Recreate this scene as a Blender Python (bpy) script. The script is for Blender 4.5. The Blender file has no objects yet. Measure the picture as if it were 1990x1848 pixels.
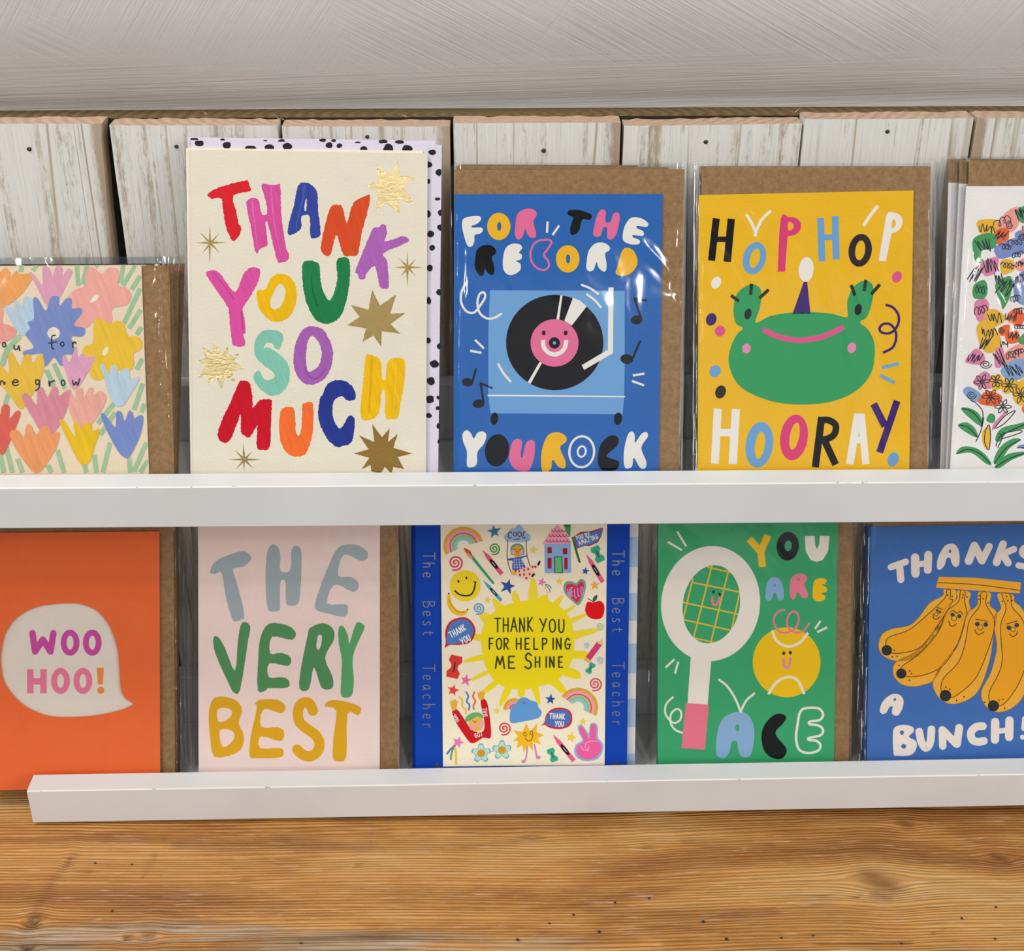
import bpy, math, random
import numpy as np
from mathutils import Vector, noise
from mathutils.geometry import tessellate_polygon, delaunay_2d_cdt

C = bpy.context.scene.collection
SC = bpy.context.scene

# ------------------------------------------------------------------ camera
FPX = 2750.0                      # focal length in pixels of the 1990 wide photograph
PITCH, YAW = math.radians(28), math.radians(1.0)
CAM = Vector((0, 0, 1.35))
FWD = Vector((math.sin(YAW)*math.cos(PITCH), math.cos(YAW)*math.cos(PITCH), -math.sin(PITCH)))
RGT = Vector((math.cos(YAW), -math.sin(YAW), 0))
UPV = RGT.cross(FWD)
cd = bpy.data.cameras.new('camera')
cam = bpy.data.objects.new('camera', cd); C.objects.link(cam)
cam.location = CAM
cam.rotation_euler = FWD.to_track_quat('-Z', 'Y').to_euler()
cd.sensor_width = 36; cd.sensor_fit = 'HORIZONTAL'
cd.lens = FPX/1990*36
cd.clip_start = 0.02; cd.clip_end = 50
cd.dof.use_dof = True; cd.dof.focus_distance = 0.715; cd.dof.aperture_fstop = 25
SC.camera = cam

# ------------------------------------------------------------------ view, world and lamps
SC.view_settings.view_transform = 'Standard'
SC.view_settings.look = 'None'
SC.view_settings.gamma = 1
SC.view_settings.use_curve_mapping = False
SC.view_settings.exposure = -0.11

w = bpy.data.worlds.new('world'); SC.world = w; w.use_nodes = True
wn = w.node_tree
bg = wn.nodes['Background']; bg.inputs[0].default_value = (0.92, 0.95, 1.0, 1); bg.inputs[1].default_value = 0.33

def area(name, loc, target, size, energy, col, sy=None):
    l = bpy.data.lights.new(name, 'AREA'); l.energy = energy; l.color = col
    l.shape = 'RECTANGLE'; l.size = size; l.size_y = sy or size
    o = bpy.data.objects.new(name, l); C.objects.link(o); o.location = loc
    o.rotation_euler = (Vector(target)-Vector(loc)).to_track_quat('-Z', 'Y').to_euler()
    return o
area('ceiling_lamp', (-0.85, 0.30, 2.5), (-.1, .65, 1.0), 0.3, 13, (1.0, 0.965, 0.90))
area('shop_window', (2.0, -1.1, 2.0), (0.2, .7, 1.0), 1.1, 24, (1.0, 0.99, 0.965), 1.2)
area('rear_veil_fill', (0.4, -3.6, 2.1), (0.1, .7, 1.0), 2.0, 5, (0.95, .97, 1.0), 1.0)  # unseen fill added to lay a soft veil on the sleeves
area('track_lamp', (0.5, -0.9, 2.9), (0.1, .7, 1.0), 0.12, 6, (1.0, 0.93, 0.83))
area('far_lamp', (-1.1, -1.5, 2.5), (0.0, .7, 1.0), 0.2, 8, (1.0, 0.95, 0.88))

for i_, (lx, ly, lz, e_) in enumerate(((-1.6, -2.6, 2.35, 3), (-.5, -3.0, 2.3, 2.5), (.45, -2.7, 2.3, 2.5), (1.9, -2.9, 2.4, 3), (1.0, -1.2, 2.7, 3), (-1.3, -.6, 2.8, 3))):
    area('glint_lamp', (lx, ly, lz), (0, .7, 1.0), 0.07, e_, (1.0, .94, .85))  # unseen small lamps added for sparkle on sleeve creases and foil

# ------------------------------------------------------------------ pixel rays on to planes of the place
def ray(px, py):
    return (FWD + RGT*((px-995)/FPX) - UPV*((py-924)/FPX)).normalized()
def on_plane(px, py, p0, n):
    d = ray(px, py); return CAM + d*((p0-CAM).dot(n)/d.dot(n))
def on_y(px, py, Y): return on_plane(px, py, Vector((0, Y, 0)), Vector((0, 1, 0)))
def on_z(px, py, Z): return on_plane(px, py, Vector((0, 0, Z)), Vector((0, 0, 1)))

Y_LIP, Y_LIPB, Y_FLOORB, Y_PLANK = 0.645, 0.660, 0.725, 0.738
DESK_Z = CAM.z - 0.5745

# ------------------------------------------------------------------ colours
def lin(c): return c/12.92 if c <= .04045 else ((c+.055)/1.055)**2.4
def hexc(h, k=1.0):
    h = h.lstrip('#'); return tuple(min(.93, lin(int(h[i:i+2], 16)/255)*k) for i in (0, 2, 4)) + (1.0,)
KART = 1.0

# ------------------------------------------------------------------ materials
def new_mat(name):
    m = bpy.data.materials.new(name); m.use_nodes = True
    nt = m.node_tree; b = nt.nodes['Principled BSDF']
    return m, nt, b
def N(nt, t, **k):
    n = nt.nodes.new(t)
    for a, v in k.items(): setattr(n, a, v)
    return n
def L(nt, a, b): nt.links.new(a, b)
def math_n(nt, op, a, b=None, c=None, clamp=False):
    n = N(nt, 'ShaderNodeMath', operation=op, use_clamp=clamp)
    for i, v in enumerate((a, b, c)):
        if v is None: continue
        if isinstance(v, (int, float)): n.inputs[i].default_value = v
        else: L(nt, v, n.inputs[i])
    return n.outputs[0]
def mixc(nt, f, a, b, mode='MIX'):
    n = N(nt, 'ShaderNodeMix', data_type='RGBA', blend_type=mode)
    for s, v in ((0, f), (6, a), (7, b)):
        if isinstance(v, (int, float)): n.inputs[s].default_value = v
        elif isinstance(v, tuple): n.inputs[s].default_value = v
        else: L(nt, v, n.inputs[s])
    return n.outputs[2]
def ramp(nt, src, stops):
    n = N(nt, 'ShaderNodeValToRGB'); r = n.color_ramp
    while len(r.elements) > 1: r.elements.remove(r.elements[-1])
    for i, (p, c) in enumerate(stops):
        e = r.elements[0] if i == 0 else r.elements.new(p)
        e.position = p; e.color = c if isinstance(c, tuple) else (c, c, c, 1)
    L(nt, src, n.inputs[0]); return n.outputs[0]
def coords(nt, scale=(1, 1, 1), rot=(0, 0, 0)):
    tc = N(nt, 'ShaderNodeTexCoord'); src = tc.outputs['Object']
    if any(rot):
        m0 = N(nt, 'ShaderNodeMapping'); m0.inputs['Rotation'].default_value = rot; L(nt, src, m0.inputs[0]); src = m0.outputs[0]
    mp = N(nt, 'ShaderNodeMapping'); mp.inputs['Scale'].default_value = scale
    L(nt, src, mp.inputs[0]); return mp.outputs[0]
def noise_n(nt, vec, scale, detail=4, rough=.5, dist=0):
    n = N(nt, 'ShaderNodeTexNoise'); L(nt, vec, n.inputs['Vector'])
    n.inputs['Scale'].default_value = scale; n.inputs['Detail'].default_value = detail
    n.inputs['Roughness'].default_value = rough; n.inputs['Distortion'].default_value = dist
    return n.outputs['Fac']
def bump(nt, b, h, strength, dist=.001):
    n = N(nt, 'ShaderNodeBump'); n.inputs['Strength'].default_value = strength; n.inputs['Distance'].default_value = dist
    L(nt, h, n.inputs['Height']); L(nt, n.outputs[0], b.inputs['Normal']); return n

def paper_mat(name, streak=0.0, rough=.55, grain=.35, mott=.04):
    m, nt, b = new_mat(name)
    at = N(nt, 'ShaderNodeAttribute', attribute_name='Col')
    v = coords(nt)
    n1 = noise_n(nt, v, 620, 3, .6)
    lo = noise_n(nt, v, 60, 3, .6)
    f = math_n(nt, 'MULTIPLY_ADD', lo, mott*2, 1-mott)
    if streak:
        vs = coords(nt, (420, 1, 55), (0, .35, 0))
        s = noise_n(nt, vs, 1, 3, .6)
        f = math_n(nt, 'MULTIPLY', f, math_n(nt, 'MULTIPLY_ADD', s, streak*2, 1-streak))
    vm = N(nt, 'ShaderNodeVectorMath', operation='SCALE')
    L(nt, at.outputs['Color'], vm.inputs[0]); L(nt, f, vm.inputs['Scale'])
    L(nt, vm.outputs[0], b.inputs['Base Color'])
    b.inputs['Roughness'].default_value = rough
    b.inputs['Specular IOR Level'].default_value = .10
    bump(nt, b, n1, grain, .0004)
    return m
M_PAPER = paper_mat('printed_paper', 0, .55, .6, .05)
M_BRUSH = paper_mat('brushed_gouache_ink', .22, .5, .35)
M_SMOOTH = paper_mat('smooth_ink', 0, .42, .12, .02)

def foil_mat(name, col, rough, bscale, bstr):
    m, nt, b = new_mat(name)
    b.inputs['Metallic'].default_value = 1; b.inputs['Roughness'].default_value = rough
    b.inputs['Base Color'].default_value = col
    h = noise_n(nt, coords(nt, (1, 1, 1.6)), bscale, 4, .65)
    bump(nt, b, h, bstr, .0006)
    return m
M_FOIL = foil_mat('gold_foil', (.40, .29, .115, 1), .26, 900, .45)
M_FOILC = foil_mat('lit_crinkled_gold_foil', (.80, .66, .34, 1), .20, 520, 1.0)  # bright reflection put into the base colour, crinkle from the bump
M_FOILD = foil_mat('dark_reflection_gold_foil', (.33, .20, .055, 1), .4, 900, .3)  # same gold foil with a dark reflection put into its base colour
M_FOILG = foil_mat('grey_foil', (.34, .30, .27, 1), .35, 900, .3)

def kraft_mat():
    m, nt, b = new_mat('kraft_paper')
    v = coords(nt)
    a = noise_n(nt, v, 350, 5, .7); s = noise_n(nt, v, 1500, 2, .5)
    c = ramp(nt, a, [(.25, (.20, .105, .036, 1)), (.55, (.31, .175, .07, 1)), (.8, (.39, .235, .105, 1))])
    sp = ramp(nt, s, [(.30, .55), (.36, 1.0), (.72, 1.0), (.78, 1.35)])
    L(nt, mixc(nt, 1.0, c, sp, 'MULTIPLY'), b.inputs['Base Color'])
    b.inputs['Roughness'].default_value = .75
    bump(nt, b, a, .25, .0004); return m
M_KRAFT = kraft_mat()

def cello_mat():
    m = bpy.data.materials.new('cellophane'); m.use_nodes = True
    nt = m.node_tree; nt.nodes.remove(nt.nodes['Principled BSDF'])
    out = nt.nodes['Material Output']
    tr = N(nt, 'ShaderNodeBsdfTransparent'); tr.inputs[0].default_value = (.975, .98, .985, 1)
    gl = N(nt, 'ShaderNodeBsdfGlossy'); gl.inputs["Roughness"].default_value = .05
    lw = N(nt, 'ShaderNodeLayerWeight'); lw.inputs[0].default_value = .5
    f = math_n(nt, 'MULTIPLY_ADD', math_n(nt, 'POWER', lw.outputs['Facing']  , 3), .7, .022, clamp=True)
    oi = N(nt, 'ShaderNodeObjectInfo'); cx_ = N(nt, 'ShaderNodeCombineXYZ'); L(nt, math_n(nt, 'MULTIPLY', oi.outputs['Random'], 61.0), cx_.inputs[0])
    ad = N(nt, 'ShaderNodeVectorMath', operation='ADD'); L(nt, coords(nt, (9, 9, 2.6), (0, .5, 0)), ad.inputs[0]); L(nt, cx_.outputs[0], ad.inputs[1])
    v1 = ad.outputs[0]; h = noise_n(nt, v1, 3.2, 2, .5, 1.0)
    v2 = coords(nt, (1, 1, .5)); h2 = noise_n(nt, v2, 90, 2, .5, .6)
    hh = math_n(nt, 'ADD', h, math_n(nt, 'MULTIPLY', h2, .03))
    bp = N(nt, 'ShaderNodeBump'); bp.inputs['Strength'].default_value = .44; bp.inputs['Distance'].default_value = .0020
    L(nt, hh, bp.inputs['Height']); L(nt, bp.outputs[0], gl.inputs['Normal'])
    mx = N(nt, 'ShaderNodeMixShader'); L(nt, f, mx.inputs[0]); L(nt, tr.outputs[0], mx.inputs[1]); L(nt, gl.outputs[0], mx.inputs[2])
    L(nt, mx.outputs[0], out.inputs[0]); return m
M_CELLO = cello_mat()

def paint_mat():
    m, nt, b = new_mat('white_ledge_paint')
    v = coords(nt)
    a = noise_n(nt, v, 14, 3, .6)
    L(nt, ramp(nt, a, [(.3, (.73, .75, .77, 1)), (.7, (.78, .805, .83, 1))]), b.inputs['Base Color'])
    b.inputs['Roughness'].default_value = .38
    bump(nt, b, noise_n(nt, v, 700, 3, .6), .12, .0004); return m
M_PAINT = paint_mat()

def worn_mat():
    m, nt, b = new_mat('worn_edge_paint')
    a = noise_n(nt, coords(nt, (.6, 1, 1)), 260, 3, .7)
    L(nt, ramp(nt, a, [(.30, (.28, .24, .21, 1)), (.36, (.84, .83, .80, 1))]), b.inputs['Base Color'])
    b.inputs['Roughness'].default_value = .4; return m
M_WORN = worn_mat()

def plank_mat():
    m, nt, b = new_mat('whitewashed_board')
    oi = N(nt, 'ShaderNodeObjectInfo')
    tc = N(nt, 'ShaderNodeTexCoord')
    off = N(nt, 'ShaderNodeCombineXYZ')
    L(nt, math_n(nt, 'MULTIPLY', oi.outputs['Random'], 37.0), off.inputs[0])
    va = N(nt, 'ShaderNodeVectorMath', operation='ADD'); L(nt, tc.outputs['Object'], va.inputs[0]); L(nt, off.outputs[0], va.inputs[1])
    def sc(x, y, z):
        mp = N(nt, 'ShaderNodeMapping'); mp.inputs['Scale'].default_value = (x, y, z); L(nt, va.outputs[0], mp.inputs[0]); return mp.outputs[0]
    fine = noise_n(nt, sc(1100, 60, 30), 1, 3, .65)       # saw fibre
    streak = noise_n(nt, sc(150, 20, 1.6), 1, 4, .68, .5)  # bare streaks
    chip = noise_n(nt, sc(620, 420, 150), 1, 4, .75)       # chipped paint
    patch = noise_n(nt, sc(20, 16, 5), 1, 3, .6)
    s1 = math_n(nt, 'MULTIPLY_ADD', streak, .60, math_n(nt, 'MULTIPLY', chip, .30))
    s2 = math_n(nt, 'ADD', s1, math_n(nt, 'MULTIPLY', patch, .30))
    bare = ramp(nt, s2, [(.475, 1.0), (.515, .6), (.565, 0.0)])
    ln = noise_n(nt, sc(46, 20, .9), 1, 2, .5, .8)
    lm = ramp(nt, math_n(nt, 'ABSOLUTE', math_n(nt, 'SUBTRACT', ln, .5)), [(.006, 1.0), (.020, 0.0)])
    eg = N(nt, 'ShaderNodeAttribute', attribute_name='edge')
    em = ramp(nt, math_n(nt, 'ADD', math_n(nt, 'MULTIPLY', eg.outputs['Fac'], .9), math_n(nt, 'MULTIPLY', chip, .5)), [(.62, 0.0), (.86, 1.0)])
    bare = math_n(nt, 'MAXIMUM', bare, em)
    bare = math_n(nt, 'MAXIMUM', bare, math_n(nt, 'MULTIPLY', lm, ramp(nt, patch, [(.42, .15), (.55, .95)])))
    wood = ramp(nt, noise_n(nt, sc(60, 20, 3), 1, 3, .6), [(.3, (.33, .20, .10, 1)), (.5, (.46, .34, .21, 1)), (.7, (.33, .28, .20, 1))])
    paint = ramp(nt, fine, [(.25, (.50, .48, .43, 1)), (.38, (.76, .75, .70, 1)), (.7, (.86, .85, .81, 1))])
    L(nt, mixc(nt, math_n(nt, 'MULTIPLY', bare, .85), paint, wood), b.inputs['Base Color'])
    b.inputs['Roughness'].default_value = .65
    hh = math_n(nt, 'ADD', math_n(nt, 'MULTIPLY', fine, .6), math_n(nt, 'MULTIPLY', math_n(nt, 'ADD', chip, bare), -.35))
    bump(nt, b, hh, .5, .0009); return m
M_PLANK = plank_mat()

def endgrain_mat(name, c0, c1, c2):
    m, nt, b = new_mat(name)
    wv = N(nt, 'ShaderNodeTexWave', wave_type='RINGS', rings_direction='Z'); L(nt, coords(nt, (1, 3, 1)), wv.inputs[0])
    wv.inputs['Scale'].default_value = 45; wv.inputs['Distortion'].default_value = 2.5; wv.inputs['Detail'].default_value = 2
    n = noise_n(nt, coords(nt, (1, 3, 1)), 420, 4, .7)
    f = math_n(nt, 'ADD', math_n(nt, 'MULTIPLY', wv.outputs['Fac'], .14), math_n(nt, 'MULTIPLY', n, .86))
    L(nt, ramp(nt, f, [(.3, c0), (.5, c1), (.7, c2)]), b.inputs['Base Color'])
    b.inputs['Roughness'].default_value = .8; bump(nt, b, n, .5, .0008); return m
M_END = endgrain_mat('sawn_end_grain', (.42, .26, .17, 1), (.60, .41, .29, 1), (.74, .55, .42, 1))
M_BATTEN = endgrain_mat('stained_batten', (.075, .045, .012, 1), (.16, .10, .03, 1), (.27, .18, .07, 1))

def plaster_mat():
    m, nt, b = new_mat('brushed_wall_paint')
    def strokes(rot, sc, seed):
        tc = N(nt, 'ShaderNodeTexCoord'); mp = N(nt, 'ShaderNodeMapping')
        mp.inputs['Location'].default_value = (seed, seed*.3, 0)
        m0 = N(nt, 'ShaderNodeMapping'); m0.inputs['Rotation'].default_value = (0, rot, 0); L(nt, tc.outputs['Object'], m0.inputs[0])
        mp.inputs['Scale'].default_value = (9, 9, sc)
        L(nt, m0.outputs[0], mp.inputs[0])
        return noise_n(nt, mp.outputs[0], 1, 3, .55, 1.1)
    a = strokes(-.5, 520, 1.3); c = strokes(.95, 480, 5.1); d = strokes(.03, 560, 9.7)
    v = coords(nt)
    k1 = ramp(nt, noise_n(nt, v, 7, 2, .5, .4), [(.47, 0.0), (.53, 1.0)])
    sz = N(nt, 'ShaderNodeSeparateXYZ'); L(nt, v, sz.inputs[0])
    zz = math_n(nt, 'ADD', sz.outputs[2], math_n(nt, 'MULTIPLY', noise_n(nt, v, 12, 2, .5), .03))
    k2 = ramp(nt, zz, [(0.0, 1.0), (1.0, 0.0)])
    mr = N(nt, 'ShaderNodeMapRange'); mr.inputs[1].default_value = 1.35-.150; mr.inputs[2].default_value = 1.35-.134; mr.inputs[3].default_value = 1; mr.inputs[4].default_value = 0
    L(nt, zz, mr.inputs[0]); k2 = mr.outputs[0]
    h = mixc(nt, k2, mixc(nt, k1, a, c), d)
    lump = noise_n(nt, v, 120, 3, .6)
    hh = math_n(nt, 'ADD', h, math_n(nt, 'MULTIPLY', lump, .35))
    L(nt, ramp(nt, noise_n(nt, v, 12, 3, .5), [(.3, (.66, .645, .64, 1)), (.7, (.72, .71, .71, 1))]), b.inputs['Base Color'])
    b.inputs['Roughness'].default_value = .42
    bump(nt, b, hh, .5, .0011); return m
M_PLASTER = plaster_mat()

def desk_mat():
    m, nt, b = new_mat('weathered_pine_top')
    g = N(nt, 'ShaderNodeAttribute', attribute_name='gc')      # warped grain coordinates
    f = N(nt, 'ShaderNodeAttribute', attribute_name='feat')    # r knot darkness, g weathering, b red stain
    sp = N(nt, 'ShaderNodeSeparateColor'); L(nt, f.outputs['Color'], sp.inputs[0])
    def nz(sc, scale, det, ro, di=0):
        mp = N(nt, 'ShaderNodeMapping'); mp.inputs['Scale'].default_value = sc; L(nt, g.outputs['Vector'], mp.inputs[0])
        return noise_n(nt, mp.outputs[0], scale, det, ro, di)
    mpw = N(nt, 'ShaderNodeMapping'); mpw.inputs['Scale'].default_value = (2.2, 62, 1); L(nt, g.outputs['Vector'], mpw.inputs[0])
    wv = N(nt, 'ShaderNodeTexWave', wave_type='BANDS', bands_direction='Y'); L(nt, mpw.outputs[0], wv.inputs[0])
    wv.inputs['Scale'].default_value = 2.3; wv.inputs['Distortion'].default_value = 12; wv.inputs['Detail'].default_value = 4; wv.inputs['Detail Scale'].default_value = .55
    rings = wv.outputs['Fac']
    fine = nz((30, 1100, 1), 1, 4, .7)
    broad = nz((3.6, 20, 1), 1, 5, .66, .6)
    speck = nz((260, 420, 1), 1, 3, .6)
    spot = nz((45, 480, 1), 1, 3, .65, .3)
    base = ramp(nt, broad, [(.30, (.27, .088, .014, 1)), (.42, (.46, .185, .033, 1)), (.54, (.66, .315, .072, 1)), (.70, (.74, .44, .165, 1))])
    amp = ramp(nt, nz((3, 12, 1), 1, 2, .5), [(.38, .05), (.68, .75)])
    line = ramp(nt, rings, [(.03, .50), (.22, .93), (.7, 1.03)])
    col = mixc(nt, amp, base, mixc(nt, 1.0, base, line, 'MULTIPLY'))
    col = mixc(nt, .85, col, ramp(nt, fine, [(.32, .60), (.48, 1.0), (.70, 1.14)]), 'MULTIPLY')
    col = mixc(nt, math_n(nt, 'MULTIPLY', ramp(nt, spot, [(.585, 0.0), (.66, 1.0)]), .5), col, (.72, .52, .33, 1))
    wn_ = nz((7, 200, 1), 1, 5, .7, .4)
    wcol = ramp(nt, wn_, [(.36, (.06, .036, .018, 1)), (.43, (.28, .17, .08, 1)), (.50, (.42, .31, .20, 1)), (.56, (.50, .40, .30, 1)), (.64, (.58, .25, .06, 1))])
    wmask = ramp(nt, math_n(nt, 'ADD', math_n(nt, 'MULTIPLY', sp.outputs[1], .75), math_n(nt, 'MULTIPLY', nz((5, 55, 1), 1, 4, .65), .5)), [(.54, 0.0), (.80, 1.0)])
    col = mixc(nt, math_n(nt, 'MULTIPLY', wmask, .9), col, wcol)
    col = mixc(nt, math_n(nt, 'MULTIPLY', sp.outputs[2], .72), col, mixc(nt, 1.0, (.22, .07, .014, 1), ramp(nt, fine, [(.3, .6), (.6, 1.2)]), 'MULTIPLY'))
    col = mixc(nt, sp.outputs[0], col, (.035, .018, .010, 1))
    cs = ramp(nt, speck, [(.26, .35), (.32, 1.0)])
    col = mixc(nt, .6, col, cs, 'MULTIPLY')
    L(nt, col, b.inputs['Base Color'])
    L(nt, math_n(nt, 'MULTIPLY_ADD', fine, .25, .33), b.inputs['Roughness'])
    hh = math_n(nt, 'ADD', math_n(nt, 'MULTIPLY', rings, .7), math_n(nt, 'MULTIPLY', fine, .35))
    bump(nt, b, hh, .7, .0014); return m
M_DESK = desk_mat()
def plain_mat(name, col, rough=.6, metal=0):
    m, nt, b = new_mat(name); L(nt, ramp(nt, noise_n(nt, coords(nt), 300, 3), [(.2, tuple(c*.85 for c in col[:3])+(1,)), (.8, col)]), b.inputs['Base Color'])
    b.inputs['Roughness'].default_value = rough; b.inputs['Metallic'].default_value = metal; return m
M_NAIL = plain_mat('black_nail_head', (.03, .03, .03, 1), .5)
M_FLOOR = plain_mat('dark_shop_floor', (.16, .13, .10, 1), .6)

# ------------------------------------------------------------------ object helpers
def empty(name, loc):
    o = bpy.data.objects.new(name, None); C.objects.link(o); o.location = loc; o.empty_display_size = .02; return o
def tag(o, label=None, cat=None, group=None, kind=None):
    if label: o['label'] = label
    if cat: o['category'] = cat
    if group: o['group'] = group
    if kind: o['kind'] = kind
    return o
def mesh_obj(name, verts, faces, mats, parent=None, base=Vector((0, 0, 0)), midx=None, smooth=False):
    me = bpy.data.meshes.new(name)
    me.from_pydata([tuple(Vector(v)-base) for v in verts], [], faces)
    for m in mats: me.materials.append(m)
    if midx is not None: me.polygons.foreach_set('material_index', midx)
    if smooth: me.polygons.foreach_set('use_smooth', [True]*len(me.polygons))
    me.update()
    o = bpy.data.objects.new(name, me); C.objects.link(o)
    if parent: o.parent = parent
    return o
def box_geo(x0, x1, y0, y1, z0, z1, bev=0.0):
    """closed box, optionally with the long edges chamfered"""
    if not bev:
        v = [(x, y, z) for x in (x0, x1) for y in (y0, y1) for z in (z0, z1)]
        return v, [(0, 1, 3, 2), (4, 6, 7, 5), (0, 4, 5, 1), (2, 3, 7, 6), (0, 2, 6, 4), (1, 5, 7, 3)]
    prof = [(y0+bev, z0), (y1-bev, z0), (y1, z0+bev), (y1, z1-bev), (y1-bev, z1), (y0+bev, z1), (y0, z1-bev), (y0, z0+bev)]
    v = [(x, p[0], p[1]) for x in (x0, x1) for p in prof]
    f = [(i, (i+1) % 8, (i+1) % 8+8, i+8) for i in range(8)] + [tuple(range(7, -1, -1)), tuple(range(8, 16))]
    return v, f
def set_col(me, cols):
    at = me.color_attributes.new('Col', 'FLOAT_COLOR', 'CORNER')
    arr = []
    for p, c in zip(me.polygons, cols): arr.extend(c*p.loop_total)
    at.data.foreach_set('color', arr)

# ------------------------------------------------------------------ card planes
LEAN = math.radians(20)
NRM = Vector((0, -math.cos(LEAN), math.sin(LEAN)))        # outward normal of a leaning card
class Row:
    pass
def ledge_height(px, l, r):      # interpolate a pixel height along a ledge edge
    return l[1] + (r[1]-l[1])*(px-l[0])/(r[0]-l[0])
UP, LO = Row(), Row()
UP.l, UP.r = on_y(80, 948, Y_LIP), on_y(1930, 936, Y_LIP)       # front top edge of the lips
LO.l, LO.r = on_y(52, 1537.5, Y_LIP), on_y(1930, 1505.5, Y_LIP)
for R_ in (UP, LO):
    R_.slope = (R_.r.z-R_.l.z)/(R_.r.x-R_.l.x)
    R_.z0 = R_.l.z - R_.l.x*R_.slope          # lip top height at x = 0
    R_.floor = R_.z0 - .0135
    R_.p0 = Vector((0, Y_LIPB+.0034, R_.floor))
class Plane:
    """plane of one card: distance k in front of the row's base plane"""
    def __init__(s, row, k): s.row, s.k = row, k
    def at(s, px, py, dk=0.0):
        return on_plane(px, py, s.row.p0 + NRM*(s.k+dk), NRM)
    def drop(s, top, bot):     # follow an edge down to the ledge floor
        d = bot-top; zf = s.row.floor + s.row.slope*bot.x + .0006
        t = (zf-top.z)/d.z
        return top + d*t

FR = [0, 0, 1.0]
def frame(x0, y0, s): FR[:] = [x0, y0, s]
def pts(s):
    if isinstance(s, str):
        a = [tuple(float(q) for q in t.split(',')) for t in s.split()]
    else: a = s
    return [(FR[0]+x*FR[2], FR[1]+y*FR[2]) for x, y in a]
def catmull(p, closed, n=5):
    out = []; m = len(p)
    rng = range(m) if closed else range(m-1)
    for i in rng:
        if closed: a, b, c, d = p[(i-1) % m], p[i], p[(i+1) % m], p[(i+2) % m]
        else: a, b, c, d = p[max(i-1, 0)], p[i], p[i+1], p[min(i+2, m-1)]
        for k in range(n):
            t = k/n; t2 = t*t; t3 = t2*t
            out.append(tuple(.5*((2*b[j]) + (-a[j]+c[j])*t + (2*a[j]-5*b[j]+4*c[j]-d[j])*t2 + (-a[j]+3*b[j]-3*c[j]+d[j])*t3) for j in (0, 1)))
    if not closed: out.append(p[-1])
    return out
def ell_pts(cx, cy, rx, ry, rot=0, n=None):
    n = n or (72 if max(rx, ry) > 150 else 30)
    c, s = math.cos(math.radians(rot)), math.sin(math.radians(rot))
    return [(cx + rx*math.cos(a)*c - ry*math.sin(a)*s, cy + rx*math.cos(a)*s + ry*math.sin(a)*c) for a in (2*math.pi*i/n for i in range(n))]
STEP = 6e-6
SPLIT = {'brush_streaks': 'brush_streak', 'spiral_drawing': 'spiral_drawing', 'star_drawing': 'star_drawing', 'confetti_dots': 'confetti_dot', 'white_squiggles': 'white_mark', 'squiggle_marks': 'squiggle_mark',
         'flower_colours': 'flower_patch', 'green_stems': 'green_stem', 'ink_scribbles': 'ink_scribble', 'black_spots': 'black_spot', 'streamer_drawing': 'streamer_drawing', 'blue_stripe': 'blue_stripe', 'shooting_star_trail': 'shooting_star_trail'}
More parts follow.
